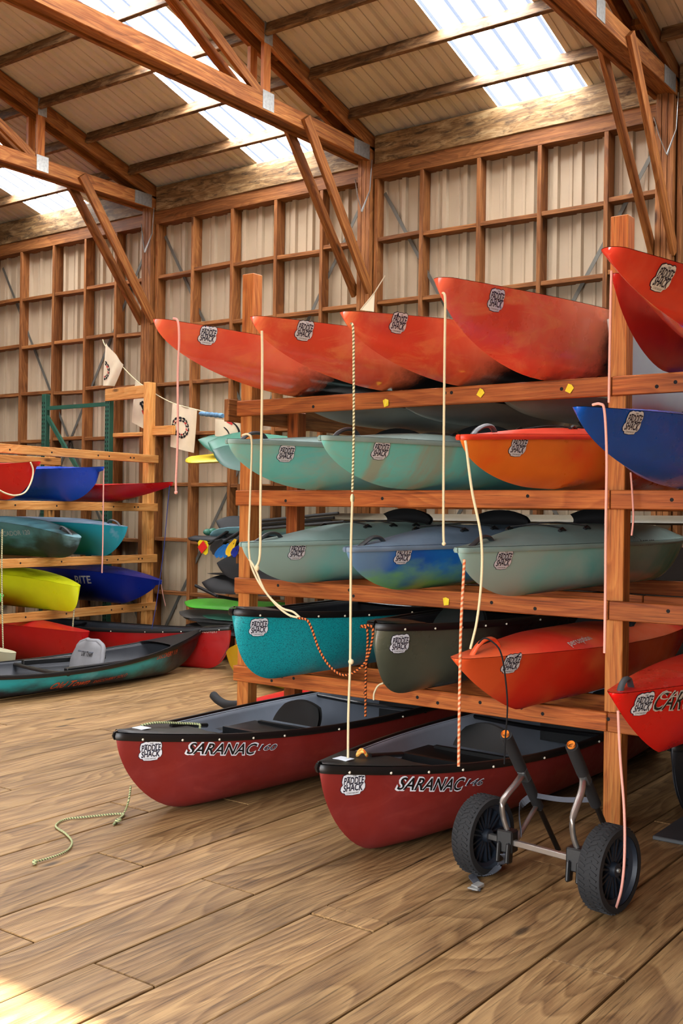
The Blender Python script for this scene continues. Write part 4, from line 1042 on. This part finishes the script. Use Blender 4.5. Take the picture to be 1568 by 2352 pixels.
# foam bar, yellow kayak and red nose seen past the foot of the left post
m = MB(); m.tube(spline([at(490, 1597, Y=6.2), at(505, 1611, Y=6.15), at(530, 1619, Y=6.1), at(600, 1615, Y=6.0)]), .033, 12); tag(m.build('foam_bar', 'foam', smooth=50), 'bent black foam bar on the floor behind the left rack post', 'bar')
kayak('kayak', 'golden yellow kayak on the floor behind the left rack post', 'kayak', (523, 1500), Vector((-6.0, 7.35, 0)), 0, 'h_yellow', L=1.9, B=.5, Dm=.36, n=2, rake=.3, yaw=PT(110), hand=None, seat=False)
kayak('kayak', 'low red kayak nose on the floor left of the farther red canoe', 'kayak', (452, 1668), Vector((-4.98, 5.9, 0)), 0, 'h_red', L=2.4, B=.4, Dm=.16, n=1.4, rake=.3, yaw=PT(-4), hand=None, seat=False)
# rolled item wedged on the side rail
m = MB(); a = at(460, 950, Y=8.3); b = at(512, 955, Y=8.0); pts = [a * (1 - t / 10) + b * t / 10 for t in range(11)]
m.tube(pts, [.02 + .008 * (i % 2) for i in range(11)], 8); tag(m.build('coiled_rope', plain('blue_white_rope', (90, 130, 160), .8, var=.5, scale=30), smooth=50), 'blue and white coiled rope wound on the bar beside the tall rack', 'rope')

# ------------------------------------------------------------------ ropes
def rope(label, pts, matn, r=.0055, cat='rope', knots=()):
    m = MB(); m.tube(spline(pts, 10), r, 7)
    for p, k in knots: m.blob(p, k, 0, 6)
    return tag(m.build('rope', matn, smooth=70), label, cat)
def V(l, Y=None, X=None): return [at(x, y, Y=Y) if Y is not None else at(x, y, X=X) for x, y in l]
rope('pink rope hanging from the bow of the leftmost top-tier kayak', V([(398, 731), (408, 738), (411, 780), (408, 860), (408, 1000), (404, 1100), (404, 1128)], 3.78), 'r_pink', knots=[(at(404, 1131, Y=3.78), .009)])
rope('cream rope hanging over the leftmost red kayak, down to the third tier', V([(601, 760), (602, 820), (601, 950), (598, 1150), (597, 1270), (590, 1300)], 3.82), 'r_cream', .006, knots=[(at(590, 1304, Y=3.82), (.011, .011, .016))])
rope('dark flecked rope hanging from the third red kayak to a knot above the third tier', V([(806, 742), (811, 760), (812, 860), (812, 1000), (809, 1130)], 3.95), 'r_green', .0055, knots=[(at(809, 1145, Y=3.95), (.010, .010, .022))])
rope('long cream rope hanging down to the deck of the nearest red canoe', V([(809, 1152), (806, 1250), (805, 1400), (804, 1520), (800, 1640), (799, 1744)], 3.9), 'r_cream', .0058, knots=[(at(806, 1520, Y=3.9), .013)])
rope('cream rope hanging from the most upswept red kayak down to the third tier', V([(1016, 672), (1022, 690), (1021, 800), (1019, 1000), (1018, 1200), (1019, 1248)], 4.0), 'r_cream', .0055, knots=[(at(1019, 1249, Y=4.0), .009)])
rope('looped cream rope hanging from the leftmost second-tier kayak to the teal canoe', V([(556, 1000), (570, 998), (578, 1020), (574, 1150), (572, 1270), (590, 1330), (630, 1385), (662, 1412), (690, 1419)], 4.28), 'r_cream', .0055)
rope('second strand of cream rope running down to the teal canoe gunwale', V([(572, 1285), (585, 1305), (610, 1360), (645, 1395), (672, 1405), (688, 1418)], 4.27), 'r_cream', .0055)
rope('orange and black rope drooping between the teal and olive canoes', V([(684, 1420), (704, 1424), (716, 1445), (732, 1490), (755, 1528), (785, 1550), (815, 1543), (842, 1515), (856, 1460), (852, 1438), (828, 1438)], 4.25), 'r_orange', .006)
rope('orange and black rope hanging straight down left of the olive canoe', V([(828, 1440), (842, 1444), (844, 1480), (840, 1540), (839, 1646)], 4.4), 'r_orange', .006)
rope('short cream tail of rope under the olive canoe', V([(880, 1569), (868, 1575), (859, 1592), (858, 1608)], 4.75), 'r_cream', .005)
rope('cream rope from the orange kayak past the third tier to the red-orange kayak', V([(1068, 1012), (1072, 1040), (1084, 1130), (1104, 1230), (1106, 1320), (1096, 1420), (1080, 1490)], 3.82), 'r_cream', .0055)
rope('orange and white rope hanging from the right teal kayak onto the canoe below', V([(1066, 1285), (1064, 1330), (1058, 1450), (1055, 1600), (1053, 1760)], 3.98), 'r_orangew', .0065)
rope('pink rope looped over the bow of the blue kayak', V([(1360, 930), (1378, 928), (1388, 945), (1393, 1050), (1391, 1200), (1390, 1350), (1388, 1500)], 3.62), 'r_pink', .005)
rope('pink rope hanging in front of the right post on the top tier', V([(1404, 622), (1402, 700), (1400, 800), (1398, 925)], 3.5), 'r_pink', .0045)
rope('short pink rope hanging behind the right post', V([(1448, 1085), (1452, 1140), (1454, 1190), (1450, 1230)], 5.0), 'r_pink', .005)
rope('long pink rope hanging from the shiny red kayak across the cart wheel', [at(1419, 1632, Y=3.95), at(1424, 1740, Y=3.95), at(1433, 1860, Y=3.93), at(1434, 1960, Y=3.92), at(1427, 2040, Y=3.95), at(1412, 2092, Z=.012)], 'r_pink', .0055, knots=[(at(1410, 2093, Z=.012), .010)])
rope('thin black cord looped over the red-orange kayak and hanging to the cart', V([(1098, 1478), (1112, 1466), (1130, 1474), (1148, 1495), (1158, 1540), (1165, 1620), (1160, 1700), (1158, 1755)], 4.02), 'r_black', .0035)
fz = lambda l: [at(x, y, Z=.008) for x, y in l]
rope('yellow and green rope trailing across the floor from the farther red canoe', [at(300, 1806, Y=3.80), at(295, 1840, Y=3.76)] + fz([(284, 1868), (262, 1893), (266, 1886), (284, 1872), (270, 1869), (200, 1876), (150, 1882), (128, 1897), (150, 1914), (165, 1932), (158, 1950), (130, 1965), (80, 1980)]), 'r_yellow', .0048, knots=[(at(272, 1884, Z=.016), (.014, .02, .010)), (at(80, 1980, Z=.012), .012)])
# left rack ropes
rope('cream rope looped under the bow of the red kayak at the left edge', V([(-12, 1118), (10, 1132), (35, 1138), (58, 1130), (72, 1105), (76, 1080), (70, 1062)], X=-8.22), 'r_cream', .008)
rope('pink rope hanging from the royal blue kayak', V([(238, 1076), (237, 1150), (236, 1250), (234, 1316)], X=-8.2), 'r_pink', .007)
rope('flecked rope hanging at the left edge past the fishing kayak', V([(5, 1215), (4, 1300), (5, 1400), (7, 1488)], X=-8.4), 'r_green', .007)
rope('flecked rope hanging from the bow of the lime yellow kayak', V([(172, 1348), (170, 1400), (167, 1440), (163, 1500)], X=-8.45), 'r_green', .007)
rope('thin blue cord hanging from the slim red kayak down to the floor canoe', V([(390, 1112), (386, 1150), (376, 1260), (360, 1380), (345, 1462)], X=-7.95), 'r_blue', .004)
rope('thin cord hanging from the bow of the navy kayak', V([(370, 1340), (374, 1365), (380, 1392)], X=-8.2), 'r_pink', .004)
# rope across the deck of the farther red canoe, orange knot on the nearer one
hl, mt = SAR1
rope('yellow and green rope lying across the deck plate of the farther red canoe', [mt @ Vector(p) for p in [(.20, .05, hl.S(.2) + .034), (.28, .02, hl.S(.28) + .05), (.42, -.02, hl.S(.42) + .045), (.5, -.06, hl.S(.5) + .04), (.47, -.10, hl.S(.47) + .03)]], 'r_yellow', .006)
m = MB(); m.beam((.13, -.035, hl.S(.13) + .030), (.13, .035, hl.S(.13) + .030), .05, .002); 
hl, mt = SAR2
rope('orange and yellow knot of cord on the deck plate of the nearest red canoe', [mt @ (Vector((.30, .0, hl.S(.3) + .048)) + Vector((.022 * math.cos(a), .022 * math.sin(a), .012 * math.sin(2 * a)))) for a in [k * .7 for k in range(16)]], ropemat('orange_yellow_cord', (236, 110, 40), (236, 206, 110), 50), .007)
for hl, mt in (SAR1, SAR2):
    par = [o for o in bpy.data.objects if o.name.startswith('canoe') and (o.matrix_world.translation - mt.translation).length < 1e-4 or o.name.startswith('canoe') and (o.location - mt.translation).length < 1e-4][0]
    m = MB(); x = .16; m.beam((x, -.04, hl.S(x) + .0315), (x, .035, hl.S(x) + .0315), .06, .002); m.build('registration_label', 'white', par, local=True)
    m = MB(); m.tube([(.36, 0, hl.S(.36) + .032), (.62, .0, hl.S(.62) + .018)], .012, 8); m.build('carry_bar', 'black', par, smooth=60, local=True)

# ------------------------------------------------------------------ boat cart
wl, wrr = Vector((-2.235, 4.135, .168)), Vector((-1.63, 4.05, .168))
ax = (wrr - wl).normalized()
cart = thing('boat_cart', 'two-wheeled boat cart with black foam arms in front of the right rack post', 'cart', ((wl.x + wrr.x) / 2, (wl.y + wrr.y) / 2, 0))
for wc in (wl, wrr):
    m = MB(); R_ = .166; hw = .048
    m.lathe([(R_ - .03, -hw), (R_ - .006, -hw), (R_, -hw * .75), (R_ + .002, 0), (R_, hw * .75), (R_ - .006, hw), (R_ - .03, hw)], wc, ax, 56)
    ty = m.build('tyre', 'rubber', cart, smooth=35)
    m = MB(); a = ax.cross(Vector((0, 0, 1))).normalized(); d_ = ax.cross(a)
    for k in range(44):
        for o_, sg in ((-.6, 1), (0, -1), (.6, 1)):
            q = 2 * PI * (k + .5 * (o_ == 0)) / 44; rad = a * math.cos(q) + d_ * math.sin(q); tg = -a * math.sin(q) + d_ * math.cos(q)
            c = wc + rad * (R_ + .0015) + ax * (o_ * hw * .9); dirv = (ax + tg * .5 * sg).normalized()
            m.beam(c - dirv * .014, c + dirv * .014, .008, .005, up=rad)
    m.build('tread', 'rubber', ty).location = -cart.location
    m = MB()
    m.lathe([(R_ - .03, -hw * .95), (R_ - .036, -hw * .6), (R_ - .05, -.02), (R_ - .05, .02), (R_ - .036, hw * .6), (R_ - .03, hw * .95)], wc, ax, 48)
    m.lathe([(0, -.036), (.026, -.036), (.03, -.02), (.03, .02), (.026, .036), (0, .036)], wc, ax, 24)
    for k in range(9):
        for dq in (-.10, .10):
            q = 2 * PI * k / 9; q2 = q + dq * 2.4
            p0 = wc + (a * math.cos(q + dq * .5) + d_ * math.sin(q + dq * .5)) * .026; p1 = wc + (a * math.cos(q2) + d_ * math.sin(q2)) * (R_ - .045)
            m.beam(p0, p1, .034, .008, up=ax.cross(p1 - p0))
    m.lathe([(.03, 0), (R_ - .05, 0)], wc - ax * .0, ax, 40)
    m.build('rim', 'rim', cart, smooth=35)
    m = MB(); m.lathe([(0, .044), (.008, .044), (.009, .034)], wc, ax, 12); m.lathe([(.009, -.034), (.008, -.044), (0, -.044)], wc, ax, 12); m.build('axle_nut', 'galv', cart, smooth=40)
m = MB(); m.beam(wl + ax * .03, wrr - ax * .03, .024, .024); m.build('axle', 'alu', cart, bevel=.003)
def arm(t, top, bot, X):
    c = wl + ax * t
    m = MB(); m.beam(c + Vector((0, 0, -.045)), c + Vector((0, 0, .05)), .075, .06, up=(0, 1, 0)); m.beam(c + Vector((.022, -.03, -.085)), c + Vector((.022, -.02, .0)), .018, .045, up=(0, 1, 0)); m.beam(c + Vector((-.022, -.03, -.085)), c + Vector((-.022, -.02, .0)), .018, .045, up=(0, 1, 0))
    m.build('hub_block', 'black', cart, bevel=.006)
    T, B_ = at(*top, X=X), at(*bot, X=X); d = (B_ - T).normalized()
    L_ = (B_ - T).length
    m = MB(); m.tube([T, B_], .0125, 10); m.build('arm_tube', 'black', cart, smooth=60)
    m = MB(); m.tube([T + d * .004, T + d * L_ * .27], .026, 16); m.tube([T + d * L_ * .36, T + d * L_ * .60], .024, 16); m.build('foam_grip', 'foam', cart, smooth=50)
    m = MB(); m.lathe([(0, 0), (.017, 0), (.017, .012)], T + d * .0, -d, 18); m.build('end_cap', 'orange', cart, smooth=40)
    j = T + d * L_ * .325
    m = MB(); m.beam(j - d * .035, j + d * .035, .036, .04, up=(1, 0, 0)); m.build('clamp', 'darkgrey', cart, bevel=.005)
    m = MB(); pts = spline([c + Vector((0, -.0, .045)), c + Vector((-.012, -.015, .10)), c + Vector((-.012, -.02, .17)), j * .55 + (c + Vector((0, -.01, .2))) * .45, j + Vector((0, -.02, 0))], 8)
    m.tube(pts, .015, 10, flat=.75); m.build('upright', 'alu', cart, smooth=50)
    return T, B_, d, c
A1 = arm(.125, (1161, 1688), (1282, 1952), -2.12)
A2 = arm(.465, (1312, 1713), (1402, 1930), -1.80)
m = MB(); j = A1[0] * .42 + A1[1] * .58; m.tube([A1[3] + Vector((.03, .02, 0)), j], .011, 8, flat=.8); m.build('stay', 'alu', cart, smooth=60)
m = MB(); m.beam(j - A1[2] * .03, j + A1[2] * .03, .034, .036, up=(1, 0, 0)); m.build('clamp', 'darkgrey', cart, bevel=.005)
def ribbon(pts, w, th, name, matn, up):
    m = MB(); P_ = spline(pts, 8)
    for a_, b_ in zip(P_[:-1], P_[1:]): m.beam(a_, b_ + (b_ - a_) * .02, w, th, up=up)
    return m.build(name, matn, cart)
ja, jb = A1[0] * .5 + A1[1] * .5, A2[0] * .45 + A2[1] * .55
ribbon([ja, ja * .5 + jb * .5 + Vector((0, 0, -.01)), jb], .003, .022, 'cross_strap', 'strap', (0, 0, 1))
ribbon([ja, ja + Vector((-.05, -.03, -.06)), A1[3] + Vector((.05, .03, .03))], .003, .03, 'loop_strap', 'strap', (0, 0, 1))
ribbon([A1[3] + Vector((0, -.03, -.05)), at(1150, 1985, Z=.05), at(1125, 2005, Z=.02), at(1100, 2008, Z=.012), at(1085, 2013, Z=.012), at(1096, 2030, Z=.01), at(1093, 2045, Z=.008)], .034, .004, 'tail_strap', 'strap', (0, 0, 1))
p = at(1096, 2036, Z=.012); m = MB(); m.beam(p + Vector((-.005, -.02, 0)), p + Vector((.005, .025, .006)), .036, .016); m.beam(p + Vector((-.0, -.045, 0)), p + Vector((0, -.02, 0)), .05, .006); m.build('buckle', 'galv', cart, bevel=.003)

# dark mat edge on the floor at the right
a, b = at(1462, 1952, Z=0), at(1590, 1985, Z=0)
m = MB(); m.beam((a.x + .55, a.y + .2, .01), (a.x + .55, a.y + 1.6, .01), 1.1, .02); tag(m.build('floor_mat', 'darkgrey', bevel=.004), 'dark mat on the floor behind the cart at the right edge', 'mat')

# ------------------------------------------------------------------ light, camera, view
w = bpy.data.worlds.new('World'); S.world = w; w.use_nodes = True
bg = w.node_tree.nodes['Background']; bg.inputs[0].default_value = (.93, .965, 1.0, 1); bg.inputs[1].default_value = 11.5
sun = bpy.data.lights.new('sun', 'SUN'); sun.energy = 46.0; sun.angle = math.radians(.6); sun.color = (1, .97, .92)
so = bpy.data.objects.new('sun', sun); COL.objects.link(so)
el = math.atan2(DOOR, 2.19 - YF); d = Vector((.10, math.cos(el), -math.sin(el))); so.rotation_euler = d.to_track_quat('-Z', 'Y').to_euler()
po = bpy.data.lights.new('door_portal', 'AREA'); po.shape = 'RECTANGLE'; po.size = 6.4; po.size_y = DOOR; po.cycles.is_portal = True
pp = bpy.data.objects.new('door_portal', po); COL.objects.link(pp); pp.location = (-2.2, YF - .02, DOOR / 2); pp.rotation_euler = (PI / 2, 0, 0)

cam = bpy.data.cameras.new('camera'); co = bpy.data.objects.new('camera', cam); COL.objects.link(co)
cam.sensor_fit = 'VERTICAL'; cam.sensor_height = 36; cam.sensor_width = 24; cam.lens = F / 2352 * 36; cam.clip_start = .05; cam.clip_end = 200
r, u = cR * RT + sR * UP, -sR * RT + cR * UP
b = -FW
co.matrix_world = Matrix(((r.x, u.x, b.x, 0), (r.y, u.y, b.y, 0), (r.z, u.z, b.z, H), (0, 0, 0, 1)))
S.camera = co
vs = S.view_settings; vs.view_transform = 'Standard'; vs.look = 'None'; vs.gamma = 1; vs.use_curve_mapping = False; vs.exposure = 0.22
cy = S.cycles; cy.use_denoising = True; cy.max_bounces = 7; cy.diffuse_bounces = 1; cy.glossy_bounces = 3; cy.sample_clamp_indirect = 6; cy.caustics_reflective = False; cy.caustics_refractive = False
